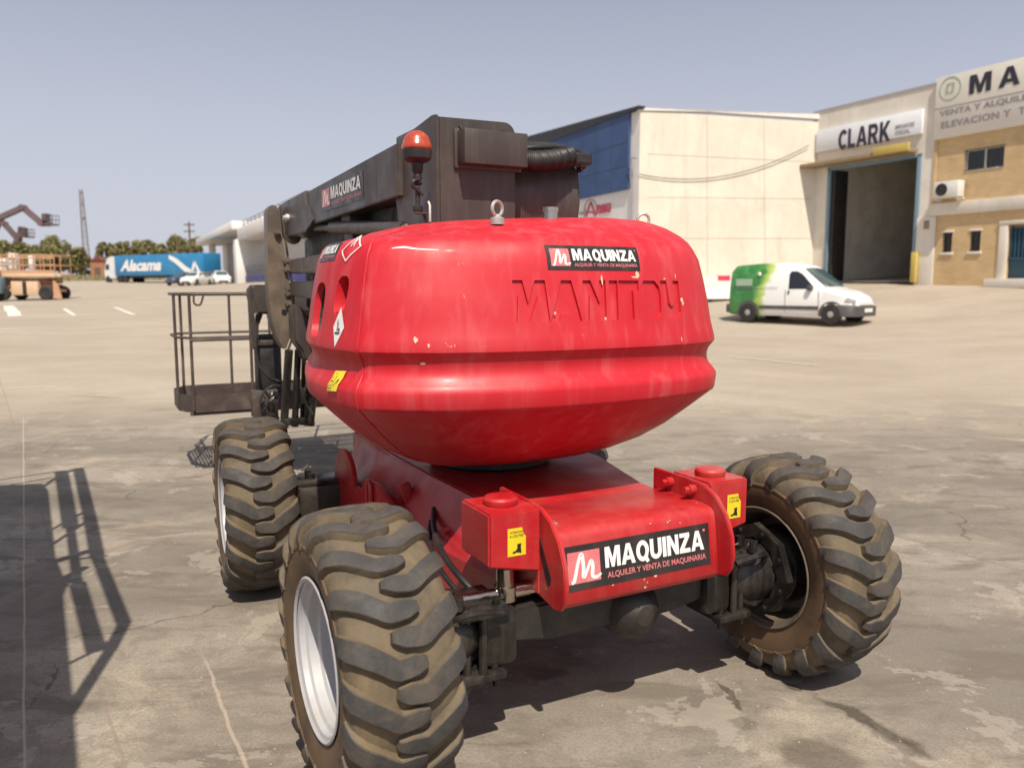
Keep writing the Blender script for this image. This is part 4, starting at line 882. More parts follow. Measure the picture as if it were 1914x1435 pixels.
mb=MB(); mb.box((s0,-.14,zf0),(s9,.3,zf1)); sg=mb.build('sign_fascia','signb',off,35)
mb=MB(); f=lambda a,b:Vector((a,-.155,b))
put_heavy(mb,'MA',f,S(1816,170),Z(1816,181)+.05,S(1911,155),Z(1830,141)+.02,0,.34)
put_heavy(mb,'QUINZA',f,S(1911,155)+.42,Z(1816,181)+.05,S(1911,155)+5.6,Z(1830,141)+.02,0,.34)
z_=Z(1760,222); put_text(mb,'VENTA Y ALQUILER DE MAQUINARIA',f,S(1760,220),z_,S(1760,220)+6.8,z_+.26,1,.03,0,1.05)
z_=Z(1760,243); put_text(mb,'ELEVACION Y  TRANSPORTE',f,S(1763,240),z_,S(1763,240)+5.6,z_+.26,1,.03,0,1.1)
mb.box((s0,-.150,Z(1760,205)),(s9,-.142,Z(1760,205)+.03),1,bev=0)
mb.build('lettering',['darktext','greytext'],sg,recalc=False)
M['greentext']=paint('pale_green_emblem',(.30,.42,.30),.6,(.5,.5,.45),.3,5,bumpy=0)
mb=MB(); cxm,czm=S(1781,165),Z(1781,166)
mb.lathe([(0,.44),(.012,.44),(.012,.40),(0,.40)],(cxm,-.142,czm),(0,-1,0),40,0,True,False); g=lambda a,b:Vector((cxm+a*.3,-.156,czm+b*.3))
stroke(mb,g,[(-.5,-.6,1),(-.45,.0,1),(-.4,.6,1)],.1); stroke(mb,g,[(-.4,.5,1),(.2,.6,1),(.6,.4,1)],.09); stroke(mb,g,[(.3,.5,1),(.4,0,1),(.2,-.5,1)],.09); stroke(mb,g,[(-.5,-.55,1),(0,-.5,1),(.5,-.55,1)],.08); mb.build('emblem','greentext',sg,recalc=False)
for i,hh in enumerate(win):
    mb=MB(); a,b,c,d=hh
    fr=.07; mb.box((a,.08,c),(a+fr,.16,d)); mb.box((b-fr,.08,c),(b,.16,d)); mb.box((a+fr,.08,d-fr),(b-fr,.16,d)); mb.box((a+fr,.08,c),(b-fr,.16,c+fr)); mb.box(((a+b)/2-.03,.085,c+fr),((a+b)/2+.03,.155,d-fr))
    if i: mb.box((a-.08,-.05,c-.10),(b+.08,.07,c-.002),mi=1); mb.box((a-.06,-.03,d+.002),(b+.06,.07,d+.08),mi=1)
    wn=mb.build('window',['acwhite' if i==0 else 'black','clarkw'],off,35)
    mb=MB(); mb.box((a+fr,.11,c+fr),((a+b)/2-.03,.13,d-fr),bev=0); mb.box(((a+b)/2+.03,.11,c+fr),(b-fr,.13,d-fr),bev=0); mb.build('pane','glass',wn)
    mb=MB(); 
    for q in np.arange(a+.1,b-.02,.16 if i==0 else .10): mb.cyl((q,-.02,c+.02),(q,-.02,d-.02),.012,seg=6)
    mb.cyl((a,-.02,c+.05),(b,-.02,c+.05),.012,seg=6); mb.cyl((a,-.02,d-.05),(b,-.02,d-.05),.012,seg=6); mb.build('grille','black',wn)
mb=MB(); a,b,c,d=gate; mb.box((a,.12,c),(b,.2,d-.1)); 
for q in np.arange(a+.06,b,.14): mb.box((q,.06,c+.85),(q+.05,.12,d-.12),mi=0)
mb.box((a-.0,.05,c+.78),(b,.12,c+.86)); gt=mb.build('gate','teal',off,35)
mb=MB(); mb.box((a-.32,-.05,0),(a-.005,.1,d+.02)); mb.box((a-.34,-.06,d+.02),(b+.2,.1,d+.16)); mb.box((a-.5,-.5,-.25),(b+.4,-.002,.10)); mb.build('door_surround','clarkw',off,35)
ac=MB(); a=S(1761,350); zc=Z(1770,372); ac.box((a,-.52,zc),(a+1.0,-.12,zc+.62),bev=.02); ac.box((a+.05,-.5,zc-.08),(a+.1,-.0,zc-.02)); ac.box((a+.9,-.5,zc-.08),(a+.95,-.0,zc-.02)); ao=ac.build('air_conditioner','acwhite',off,35)
mb=MB(); mb.lathe([(0,.24),(.012,.24),(.012,.20),(.005,.20)],(a+.33,-.521,zc+.31),(0,-1,0),28); mb.lathe([(.004,.20),(.004,.0)],(a+.33,-.521,zc+.31),(0,-1,0),28,1,False,False); mb.lathe([(.0,.05),(.015,.05),(.016,.0)],(a+.33,-.521,zc+.31),(0,-1,0),16); mb.build('fan_grille',['black','darkin'],ao)

# concrete hall with blue cladding
CH=(5.92,37.0); chall=empty('concrete_hall',(*CH,1.5),0,'cream concrete hall with dark blue clad front above a white elAnau sign','warehouse')
P1=at(1524,226,37.75); P0=at(1197,205,37.0); P2=at(1010,255,46.5)
a_w=math.atan2(P1.y-P0.y,P1.x-P0.x); a_f=math.atan2(P2.y-P0.y,P2.x-P0.x)
CWL=Wall((P0.x,P0.y),a_w,0); BWL=Wall((P0.x,P0.y),a_f,0)
def quadwall(name,mat,par,Wl,s0,s1,zb,zt0,zt1,h0,h1,slab=None):
    """upright slab on wall line, h outward to the left of direction or right"""
    mb=MB(); d=Vector((*Wl.dr,0)); n=Vector((Wl.dr[1],-Wl.dr[0],0)); 
    if n.y>0: n=-n
    base=Vector((Wl.p0[0],Wl.p0[1],0))-Vector(par.location)
    def q(s,h,z): return base+d*s+n*h+Vector((0,0,z))
    vs=[q(s0,h0,zb),q(s1,h0,zb),q(s1,h0,zt1),q(s0,h0,zt0),q(s0,h1,zb),q(s1,h1,zb),q(s1,h1,zt1),q(s0,h1,zt0)]
    mb.add(vs,[(0,1,2,3),(4,7,6,5),(0,4,5,1),(1,5,6,2),(2,6,7,3),(3,7,4,0)]); return mb.build(name,mat,par)
L1=(Vector((P1.x,P1.y))-Vector((P0.x,P0.y))).length; zz0,zz1=P0.z,P1.z
sl1=(zz1-zz0)/L1
cw=quadwall('wall','cwall',chall,CWL,0,L1+1,-.5,zz0-.05,zz1-.05+sl1,0,-.3)
# precast panel joints
jn=MB(); d=Vector((*CWL.dr,0)); n_=Vector((CWL.dr[1],-CWL.dr[0],0)); base=Vector((P0.x,P0.y,0))-Vector(chall.location)
def jline(p,q,wd):
    a=CWL.px(*p); b=CWL.px(*q)
    A=base+d*a[0]+Vector((0,0,a[1]))+n_*.004; B=base+d*b[0]+Vector((0,0,b[1]))+n_*.004
    u=(B-A).normalized(); up=n_.cross(u).normalized()*wd; jn.add([A-up,B-up,B+up,A+up],[(0,1,2,3)])
M['joint']=paint('weathered_joint',(.36,.30,.22),.9,(.3,.25,.18),.3,2)
for p,q in (((1210,288),(1516,303)),((1210,369),(1516,372)),((1210,446),(1516,446)),((1322,214),(1322,520)),((1428,222),(1430,520))): jline(p,q,.010)
jn.build('panel_joints','joint',cw,recalc=False)
quadwall('parapet_cap','acwhite',chall,CWL,-.1,L1+1,zz0-.05,zz0+.08,zz1+.08+sl1,.05,-.35)
L2=(Vector((P2.x,P2.y))-Vector((P0.x,P0.y))).length+8; sl2=(P2.z-P0.z)/(L2-8)
blt=BWL.px(1180,215)[0]; zbl=BWL.px(1185,352)[1]
quadwall('front_wall','offwhite',chall,BWL,0,L2,-.5,zz0-.05,zz0+sl2*L2,0,-.3)
cl=quadwall('blue_cladding','bluepanel',chall,BWL,blt,L2,zbl,zz0-.02+sl2*blt,zz0-.02+sl2*L2,.12,.003)
quadwall('cladding_trim','black',chall,BWL,-.1,L2,zz0+.0,zz0+.14,zz0+.14+sl2*L2,.16,-.2)
d=Vector((*BWL.dr,0)); n_=Vector((BWL.dr[1],-BWL.dr[0],0)); n_=-n_ if n_.y>0 else n_
jn=MB()
for z in (zbl+1.05,zbl+2.1,zbl+3.1):
    A=base+d*blt+Vector((0,0,z))+n_*.124; B=base+d*L2+Vector((0,0,z))+n_*.124; jn.add([A,B,B+Vector((0,0,.03)),A+Vector((0,0,.03))],[(0,1,2,3)])
for s in np.arange(blt+1.5,L2,1.5):
    A=base+d*s+Vector((0,0,zbl))+n_*.124; B=A+Vector((0,0,zz0-zbl-.1)); jn.add([A,A+d*.03,B+d*.03,B],[(0,1,2,3)])
jn.build('cladding_seams','stk',cl,recalc=False)
sgn=MB()
def fB(px,py,h=.02): a=BWL.px(px,py); return base+d*a[0]+Vector((0,0,a[1]))+n_*h
def ftxt(s,pxl,pyb,pxr,pyt,mi,bold):
    a=BWL.px(pxl,pyb); b=BWL.px(pxr,pyb); zt_=BWL.px(pxl,pyt)[1]; g=lambda u,v: base+d*(a[0]+(b[0]-a[0])*u)+Vector((0,0,a[1]+(zt_-a[1])*v))+n_*.03
    vs,fs=text2d(s,bold,0,1.0); sgn.add([g(u,v) for u,v in vs],fs,mi)
ftxt('el',1083,403,1096,394,1,.03); ftxt('nau',1115,401,1142,384,0,.05)
g=lambda u,v:fB(1105+u*10,392-v*14,.03)
stroke(sgn,g,[(-.9,-.9,1),(-.5,.0,1),(0,.95,1),(.5,.0,1),(.9,-.9,1)],.16,0); stroke(sgn,g,[(-.5,-.45,1),(0,-.35,1),(.5,-.45,1)],.12,0)
stroke(sgn,g,[(-1.1,-1.2,1),(-1.25,0,1),(-.7,1.1,1),(0,1.3,1),(.7,1.1,1),(1.25,0,1)],.07,1); sgn.build('lettering',['redtext','greytext'],chall,recalc=False)
pp=MB(); a0=BWL.px(1184,360)[0]; q0=base+d*a0+n_*.1; pp.tube([q0+Vector((0,0,zbl-3.2)),q0+Vector((0,0,zbl+.9)),q0+Vector((0,0,zbl+1.3))+n_*.12,q0+Vector((0,0,zbl+1.25))-d*.5+n_*.1],.03,6,0,4); pp.build('cable_conduit','greytext',chall)
# service cable between hall and warehouse
A=at(1195,326,36.93); B=at(1512,272,37.62); mb=MB(); pts=[A.lerp(B,t/16)-Vector((0,0,.72*(1-(2*t/16-1)**2))) for t in range(17)]
mb.tube(pts,.018,5); o=mb.build('overhead_cable','black'); tag(o,'thin dark cable sagging across the cream concrete wall to the CLARK warehouse','cable')
# plastic barriers
M['plwhite']=paint('white_plastic',(.75,.73,.70),.5,(.5,.4,.3),.2,5); M['plred']=paint('pink_red_plastic',(.62,.03,.08),.45,(.5,.2,.2),.3,5)
p=at(1348,560,32.5); br=empty('barrier',(p.x,p.y,T(p.x,p.y)),.2,'white water-filled plastic barrier with a red block, left of the van','barrier')
mb=MB(); mb.prism([(-.30,.06),(-.26,.35),(-.16,.45),(-.14,.98),(.14,.98),(.16,.45),(.26,.35),(.30,.06)],lambda a,b,d:Vector((d,a,b)),-1.0,.45,0,.02); mb.build('body','plwhite',br,35)
mb=MB(); mb.prism([(-.147,.72),(-.147,1.0),(.147,1.0),(.147,.72)],lambda a,b,d:Vector((d,a,b)),-.25,.30,0,.01); mb.build('red_block','plred',br,35)
for x in (-.7,.15): mb=MB(); mb.box((x,-.28,0),(x+.2,.28,.07),bev=.01); mb.build('foot','black',br)

# ================================================================== VEHICLES
M['carwhite']=paint('white_car_paint',(.74,.73,.71),.3,(.5,.44,.36),.15,1.5,coat=.5,bumpy=0,dark=.97); M['bumper']=paint('grey_plastic_bumper',(.07,.068,.07),.6,(.15,.13,.11),.3,3)
M['carglass']=paint('car_glass',(.05,.085,.095),.06,(.1,.1,.1),.1,3,bumpy=0); M['carblue']=paint('dark_blue_car_paint',(.03,.045,.11),.3,(.15,.14,.13),.2,1.5,coat=.5,bumpy=0)
M['carred']=paint('dull_red_car_paint',(.18,.03,.03),.35,(.2,.15,.12),.3,1.5,bumpy=0); M['tyrecar']=paint('car_tyre',(.022,.02,.02),.8,(.1,.08,.06),.3,5); M['hubcap']=paint('grey_hubcap',(.42,.40,.38),.4,(.25,.2,.15),.4,8,metal=.3)
M['lamp']=paint('clear_headlamp',(.55,.55,.54),.12,(.4,.4,.4),.2,8,metal=.3,bumpy=0)
def van_green():
    m,n,b=newmat('green_fading_wrap'); v=coord(n); sep=n.nodes.new('ShaderNodeSeparateXYZ'); n.links.new(v,sep.inputs[0])
    x=math_(n,'ADD',sep.outputs[0],math_(n,'MULTIPLY',math_(n,'SUBTRACT',noise(n,mapping(n,v,scale=(1,1,2)),2.5,4),.5),.5)); x=math_(n,'SUBTRACT',x,math_(n,'MULTIPLY',mapr(n,sep.outputs[2],.9,1.7,0,1),.30))
    c=mixc(n,mapr(n,noise(n,v,4,3),.4,.65),(.035,.17,.04),(.06,.26,.06)); c=mixc(n,mapr(n,x,-1.15,-.80),c,(.42,.55,.12)); c=mixc(n,mapr(n,x,-.86,-.66),c,(.76,.75,.73))
    n.links.new(c,b.inputs['Base Color']); b.inputs['Roughness'].default_value=.35; b.inputs['Coat Weight'].default_value=.4; return m
M['vanwrap']=van_green()
def car(name,loc,rz,st,label,cat,bodymat,wx,wr,group=None,sidewin=(),ws=None,rw=None,half=.84,vanextra=False,lower=.32):
    """local +x is forward. st: stations (x, z_sill, z_belt, z_top, half_belt, half_top)"""
    root=empty(name,loc,rz,label,cat,group)
    def itp(x,k):
        for i in range(len(st)-1):
            if st[i][0]<=x<=st[i+1][0]:
                t=(x-st[i][0])/(st[i+1][0]-st[i][0]); return st[i][k]+(st[i+1][k]-st[i][k])*t
        return st[0][k] if x<st[0][0] else st[-1][k]
    xs=[]; 
    for i in range(len(st)-1):
        k=4; xs+=[st[i][0]+(st[i+1][0]-st[i][0])*j/k for j in range(k)]
    xs.append(st[-1][0]); rows=[]
    for x in xs:
        zs,zb,zt_,hb,ht=[itp(x,k) for k in range(1,6)]
        hlf=[(hb*.93,zs),(hb*.99,zs+.10),(hb,(zs+zb)/2),(hb*.985,zb),(hb*.985+(ht-hb*.985)*.45,zb+(zt_-zb)*.45),(ht,zb+(zt_-zb)*.86),(ht*.93,zb+(zt_-zb)*.96),(ht*.6,zt_),(0,zt_+.012)]
        rows+= [Vector((x,-y,z)) for y,z in hlf]+[Vector((x,y,z)) for y,z in hlf[-2::-1]]
    m=17; k=len(xs); mb=MB(); mb.add(rows,[(i*m+j,i*m+j+1,(i+1)*m+j+1,(i+1)*m+j) for i in range(k-1) for j in range(m-1)],0,True)
    mb.add(rows[:m],[tuple(range(m))]); mb.add(rows[-m:],[tuple(range(m))[::-1]]); mb.add([r for i in range(k) for r in (rows[i*m],rows[i*m+m-1])],[(2*i,2*i+1,2*i+3,2*i+2) for i in range(k-1)])
    body=mb.build('body',bodymat,root,38)
    def side(x,z,h=.006):
        zs,zb,zt_,hb,ht=[itp(x,q) for q in range(1,6)]
        if z<=zb: y=hb
        else:
            t=(z-zb)/max(.01,zt_-zb); y=hb*.985+(ht-hb*.985)*(t if t<.45 else t)
        return y+h
    for sgn in (-1,1):
        for win_ in sidewin:
            mb=MB(); mb.add([Vector((x,sgn*side(x,z,.010),z)) for x,z in win_],[tuple(range(len(win_)))]); mb.build('side_window','carglass' if not vanextra else 'glass',root)
    for w_,nm in ((ws,'windscreen'),(rw,'rear_window')):
        if w_:
            x0,x1,wd0,wd1=w_; mb=MB(); n=6
            vs=[Vector((x0+(x1-x0)*i/n,(wd0+(wd1-wd0)*i/n)*u,itp(x0+(x1-x0)*i/n,3)+.016-.03*abs(u)**3)) for i in range(n+1) for u in (-1,-.5,0,.5,1)]
            mb.add(vs,[(i*5+j,i*5+j+1,(i+1)*5+j+1,(i+1)*5+j) for i in range(n) for j in range(4)],0,True); mb.build(nm,'carglass',root)
    for x in wx:
        for sgn in (-1,1):
            mb=MB(); y=half*sgn; mb.lathe([(-.11,wr*.62),(-.11,wr*.95),(-.08,wr),(.04,wr),(.07,wr*.95),(.075,wr*.64)],(x,y-.0,wr),(0,sgn,0),26); wl=mb.build('wheel','tyrecar',root,40)
            mb=MB(); mb.lathe([(.06,wr*.64),(.055,wr*.5),(.075,wr*.3),(.08,0)],(x,y,wr),(0,sgn,0),22,0,True,False); mb.build('hubcap','hubcap',wl)
            mb=MB(); pr=[]; 
            for i in range(15): a=math.pi*(-.06+1.12*i/14); pr.append((x+math.cos(a)*(wr+.075),max(.16,wr+math.sin(a)*(wr+.075)))); 
            mb.add([Vector((a,sgn*(side(a,b,.004)),b)) for a,b in pr],[tuple(range(len(pr)))]); mb.build('wheel_arch','bumper' if vanextra else 'black',root)
    return root,side,itp
bl=[(-2.02,.30,.95,1.10,.70,.60),(-1.97,.24,1.0,1.62,.80,.68),(-1.80,.22,1.02,1.78,.84,.70),(-1.0,.22,1.02,1.83,.86,.70),(.0,.22,1.0,1.82,.86,.68),(.30,.22,.99,1.74,.86,.66),(.46,.22,.98,1.62,.86,.65),(1.20,.22,.95,1.06,.85,.68),(1.62,.22,.84,.97,.82,.64),(1.92,.24,.68,.82,.74,.55),(2.05,.30,.55,.66,.60,.45)]
p=at(1493,604,25.0)
VR=-.80
van,vs_,vi=car('parked_van',(p.x,p.y,T(p.x,p.y)),VR,bl,'small white panel van with green fading rear, parked before the open warehouse','van','vanwrap',(-1.28,1.38),.30,sidewin=([(.05,1.03),(.78,1.03),(.80,1.10),(.42,1.47),(.25,1.56),(.08,1.56),(.02,1.48)],),ws=(.42,1.16,.60,.70),half=.80,vanextra=True)
mb=MB(); xs=np.linspace(1.50,2.10,9); hh=[]
for s in (-1,1):
    pass
prof=[(1.52,.86),(1.75,.86),(1.95,.79),(2.07,.66),(2.115,.0)]
cur=[(1.50,-.885)]+[(a,-b) for a,b in prof]; cur=cur[:-1]+[(2.11,-.3),(2.12,0),(2.11,.3)]+[(a,b) for a,b in prof[-2::-1]]+[(1.50,.885)]
n=len(cur); vv=[Vector((a,b,.24)) for a,b in cur]+[Vector((a,b,.52)) for a,b in cur]+[Vector((a-.05,b*.97,.57)) for a,b in cur]
mb.add(vv,[(i,i+1,n+i+1,n+i) for i in range(n-1)]+[(n+i,n+i+1,2*n+i+1,2*n+i) for i in range(n-1)],0,True)
mb.build('front_bumper','bumper',van,40)
mb=MB(); mb.box((-2.10,-.80,.28),(-1.90,.80,.56),bev=.05); mb.build('rear_bumper','bumper',van,40)
for s in (-1,1): mb=MB(); mb.box((-.90,s*.8685-.0065,.42),(1.0,s*.8685+.0065,.53),bev=.003); mb.build('side_moulding','bumper',van)
mb=MB(); mb.box((2.118,-.27,.36),(2.13,.27,.47),bev=.002); mb.build('number_plate','white',van)
for s in (-1,1):
    mb=MB(); mb.prism([(1.72,.70),(1.98,.62),(2.0,.72),(1.78,.80)],lambda a,b,d:Vector((a+.03,s*(.80-(a-1.7)*.42+d),b)),-.05,.03,0,.01); mb.build('headlight','lamp',van,35)
    mb=MB(); mb.box((.66,s*.88-.08,.98),(.80,s*.88+.10,1.14),bev=.04); mb.build('wing_mirror','bumper',van,35)
    mb=MB(); mb.box((.03,s*.868-.006,.90),(.09,s*.868+.012,.98),bev=.004); mb.build('door_handle','bumper',van)
mb=MB()
for s in (-1,1):
    for x in (-.05,1.0): mb.box((x,s*.866-.004,.35),(x+.012,s*.866+.004,1.0),bev=0)
    mb.box((-1.7,s*.862-.003,1.06),(-.3,s*.862+.003,1.075),bev=0)
mb.build('door_gap','greytext',van)
mb=MB(); mb.box((-1.72,-.866,1.12),(-1.15,-.856,1.34),bev=.003); mb.build('wrap_patch','greentext',van); 
mb=MB(); mb.lathe([(0,.065),(.006,.065),(.006,0)],(-.95,-.80,1.48),(0,-1,0),16); mb.build('fuel_emblem','white',van)

sed=[(-2.1,.35,.70,.78,.62,.5),(-2.0,.25,.80,.95,.78,.6),(-1.5,.22,.86,1.02,.84,.62),(-.95,.22,.88,1.38,.86,.56),(-.2,.22,.88,1.46,.86,.56),(.4,.22,.87,1.40,.86,.56),(1.05,.22,.86,.98,.85,.62),(1.7,.22,.76,.86,.82,.6),(2.0,.28,.60,.70,.70,.5),(2.1,.32,.5,.58,.6,.45)]
def sedan(px,py,Y,rz,mat,label,sc_=1.0,group='cars parked in front of the lorry'):
    p=at(px,py,Y); r_,a_,b_=car('parked_car',(p.x,p.y,T(p.x,p.y)),rz,sed,label,'car',mat,(-1.3,1.35),.31,group,sidewin=([(-1.0,.92),(.85,.92),(.40,1.34),(-.80,1.34)],),ws=(.45,1.02,.5,.62),rw=(-1.42,-.97,.6,.5),half=.80)
    for s in (-1,1): mb=MB(); mb.box((1.93,s*.55-.14,.58),(2.06,s*.55+.14,.70),bev=.03); mb.build('headlight','lamp',r_,35)
    mb=MB(); mb.box((2.0,-.45,.30),(2.11,.45,.48),bev=.02); mb.build('grille','bumper',r_); r_.scale=(sc_,)*3; return r_
sedan(345,530,88,-2.0,'carblue','dark blue car, leftmost of the cars parked before the blue lorry')
sedan(367,533,85,-1.7,'carwhite','white car parked in the middle, between the dark blue and the other white car')
sedan(413,531,82,-1.1,'carwhite','larger white car, nearest to the white dock building')
sedan(392,531,92,-1.5,'carred','dull red car half hidden between the two white cars')

# lorry with blue trailer
M['trblue']=paint('sky_blue_tarpaulin',(.025,.20,.42),.45,(.1,.3,.45),.3,.6,bumpy=0); M['trwhite']=paint('lorry_white',(.70,.70,.70),.4,(.5,.45,.4),.2,1)
pa,pb=at(200,524,108),at(398,524,96)
dirt=Vector((pa.x-pb.x,pa.y-pb.y)); ang=math.atan2(dirt.y,dirt.x); LT=dirt.length
lor=empty('lorry',(pb.x,pb.y,T(pb.x,pb.y)),ang,'long lorry with white cab and sky blue trailer lettered in white','lorry')
lor_z=lor.location.z; cabl=LT*.17; zt_t=(at(398,473,96).z-lor_z); 
mb=MB(); mb.box((0,-1.25,1.0),(LT-cabl-.3,1.25,zt_t),bev=.05); trl=mb.build('trailer','trblue',lor,35)
mb=MB(); mb.box((.1,-1.0,.75),(LT-cabl-.4,1.0,1.0)); mb.box((2.5,-1.2,.45),(4.0,-1.1,.9)); mb.build('chassis','black',lor)
mb=MB(); yf=1.262   # visible side is local +y or -y
side_s=1 if (Matrix.Rotation(ang,3,'Z')@Vector((0,1,0))).y<0 else -1
LL=LT-cabl-.3
f=lambda u,v:Vector((LL-u if side_s>0 else LL-u,side_s*1.262,v))
put_text(mb,'Alacama',lambda u,v:Vector((LL-u,side_s*1.262,v)),1.2,1.55,LL*.55,zt_t-.55,0,.04,.35)
stroke(mb,f,[(LL*.64,zt_t-.35,.9),(LL*.72,zt_t-.9,1.2),(LL*.82,zt_t-1.9,1.3),(LL*.90,1.25,1.0)],.26); stroke(mb,f,[(LL*.88,1.2,1),(LL*.91,zt_t-1.1,.8)],.25); stroke(mb,f,[(LL*.91,zt_t-1.0,.6),(LL*.96,1.2,1)],.25); mb.build('lettering','white',trl,recalc=False)
cb=MB(); x0=LL+.35; cb.prism([(x0,.6),(x0+2.1,.6),(x0+2.25,1.5),(x0+2.0,2.5),(x0+1.5,3.3),(x0+.6,zt_t-.05),(x0,zt_t-.05)],lambda a,b,d:Vector((a,d,b)),-1.2,1.2,0,.12); cab=cb.build('cab','trwhite',lor,35)
mb=MB(); mb.prism([(x0+1.0,1.8),(x0+1.85,1.8),(x0+1.75,2.5),(x0+1.0,2.5)],lambda a,b,d:Vector((a,d,b)),side_s*1.205,side_s*1.215); mb.prism([(-1.05,1.75),(1.05,1.75),(1.0,2.5),(-1.0,2.5)],lambda a,b,d:Vector((x0+2.27-(b-1.5)*.24+d,a,b)),0,.02); mb.build('window','glass',cab)
for x in (x0+1.4,x0-1.2,x0-2.4,3.2,1.9,.8) :
    for s in (-1,1):
        mb=MB(); mb.lathe([(-.28,.3),(-.28,.5),(0,.52),(.02,.3),(.0,.0)],(x,s*1.2,.52),(0,s,0),22); mb.build('wheel','tyrecar',lor,40)

# ================================================================== WHITE DOCK BUILDING (far left of the boom)
M['dockw']=wallmat('bright_white_render',(.72,.70,.67),(.78,.76,.73),amt=.06,stain=(.55,.5,.45)); M['dockg']=wallmat('grey_dock_wall',(.36,.34,.33),(.44,.42,.40),amt=.15); M['dockblue']=paint('royal_blue_base',(.045,.045,.20),.6,(.08,.08,.2),.2,1)
M['dockrub']=paint('dock_rubber',(.09,.085,.085),.7,(.12,.11,.1),.3,1)
dk0=at(565,525,58); dk1=at(385,527,114); ad=math.atan2(dk1.y-dk0.y,dk1.x-dk0.x); DW=Wall((dk0.x,dk0.y),ad,0)
dock=empty('dock_building',(dk0.x,dk0.y,T(dk0.x,dk0.y)),ad,'white dock building with canopies, grey loading bays and blue base, behind the boom','warehouse')
zg=dock.location.z
_in=Matrix.Rotation(ad,3,'Z')@Vector((0,1,0)); _in=_in if _in.dot(Vector((.3,1,0)))>0 else -_in; dock.location+=_in*3.0
def dpt(px,py): a,z=DW.px(px,py); return a,z-zg
# local y>0 side facing: choose sign so that outwards faces the camera
sgd=1 if (Matrix.Rotation(ad,3,'Z')@Vector((0,1,0))).dot(Vector((-.3,-1,0)))>0 else -1
def dbox(mb,a,b,h0,h1,mi=0,bev=.03,zc=None):
    (s0,z0),(s1,z1)=dpt(*a),dpt(*b); 
    mb.box((min(s0,s1),min(sgd*h0,sgd*h1),min(z0,z1)),(max(s0,s1),max(sgd*h0,sgd*h1),max(z0,z1)),mi,bev=bev)
s_l=dpt(385,430)[0]; s_m=dpt(440,430)[0]; s_r=0.0; hz1=dpt(440,432)[1]; hz2=dpt(500,425)[1]; z3_=dpt(470,438)[1]
mb=MB(); mb.box((s_r,min(0,-sgd*14),-1),(dpt(455,450)[0],max(0,-sgd*14),z3_+1.0),bev=.03); mb.box((s_m+2,min(0,-sgd*14),-1),(s_l+8,max(0,-sgd*14),dpt(440,424)[1]),bev=.03)
mb.build('wall','dockw',dock,35)
mb=MB(); zc1=dpt(440,430)[1]; zc2=dpt(438,415)[1]; mb.box((s_m-1.0,min(0,sgd*3.5),zc1),(s_l+9,max(0,sgd*3.5),zc2),bev=.05)
z3=dpt(470,438)[1]; mb.box((s_r,min(0,sgd*3.0),z3-.1),(s_m-1.2,max(0,sgd*3.0),z3+1.1),bev=.04)
mb.box((s_m-1.4,min(0,sgd*3.2),-.5),(s_m+.8,max(0,sgd*3.2),z3),bev=.03); mb.box((s_l+2,sgd*2.0-.4,-.5),(s_l+3.6,sgd*2.0+.4,zc1),bev=.03)
mb.build('canopy','dockw',dock,35)
mb=MB(); zt1=zc2; 
mb.box((s_m,-sgd*1.0-.15,zt1),(s_l+6,-sgd*1.0+.15,zt1+1.1)); mb.box((s_l+2,-sgd*4-2,zt1),(s_l+6,-sgd*4+2,zt1+2.2)); 
for q in np.arange(s_r,s_m-2,2.4): mb.box((q,sgd*2.4-.1,z3+1.1),(q+.25,sgd*2.4+.1,z3+1.55),bev=.02)
mb.box((s_r,sgd*1.0-.1,z3+1.1),(s_m-2,sgd*1.0+.1,z3+1.9)); mb.build('parapet','dockw',dock,35)
mb=MB(); 
for dz in (1.45,1.75): mb.cyl((s_r,sgd*2.6,z3+dz),(s_m-2,sgd*2.6,z3+dz),.05,seg=6)
for q in np.arange(s_r,s_m-2,2.4): mb.cyl((q,sgd*2.6,z3+1.0),(q,sgd*2.6,z3+1.75),.04,seg=6)
mb.build('roof_railing','greytext',dock)
mb=MB(); mb.box((s_m+.9,sgd*.02-.02,-.2),(s_l+1.5,sgd*.08+.02,zc1-.05)); mb.build('bay_wall','dockg',dock)
for i in range(4):
    s=s_m+1.4+i*3.4; mb=MB(); mb.box((s,sgd*.5-.3,.6),(s+.5,sgd*.5+.3,zc1-1.6)); mb.box((s+2.0,sgd*.5-.3,.6),(s+2.5,sgd*.5+.3,zc1-1.6)); mb.box((s+.5,sgd*.5-.3,zc1-2.1),(s+2.0,sgd*.5+.3,zc1-1.6)); mb.build('dock_shelter','dockrub',dock)
mb=MB(); 
for s in (s_m-4.0,s_m-9): mb.box((s,sgd*.1-.03,.5),(s+2.0,sgd*.1+.03,3.4)); mb.box((s+.3,sgd*.1-.06,3.5),(s+1.7,sgd*.1+.06,4.6))
mb.build('loading_door','dockg',dock)
mb=MB(); mb.box((s_r,min(sgd*.1,sgd*2.4),-.6),(s_m-1.5,max(sgd*.1,sgd*2.4),.95),bev=.02); mb.build('blue_plinth','dockblue',dock,35)
mb=MB()
for dz in (1.4,1.9): mb.cyl((s_r,sgd*2.3,dz),(s_m-1.6,sgd*2.3,dz),.035,seg=6)
for q in np.arange(s_r,s_m-1.6,1.6): mb.cyl((q,sgd*2.3,.9),(q,sgd*2.3,1.9),.035,seg=6)
mb.build('dock_railing','greytext',dock)

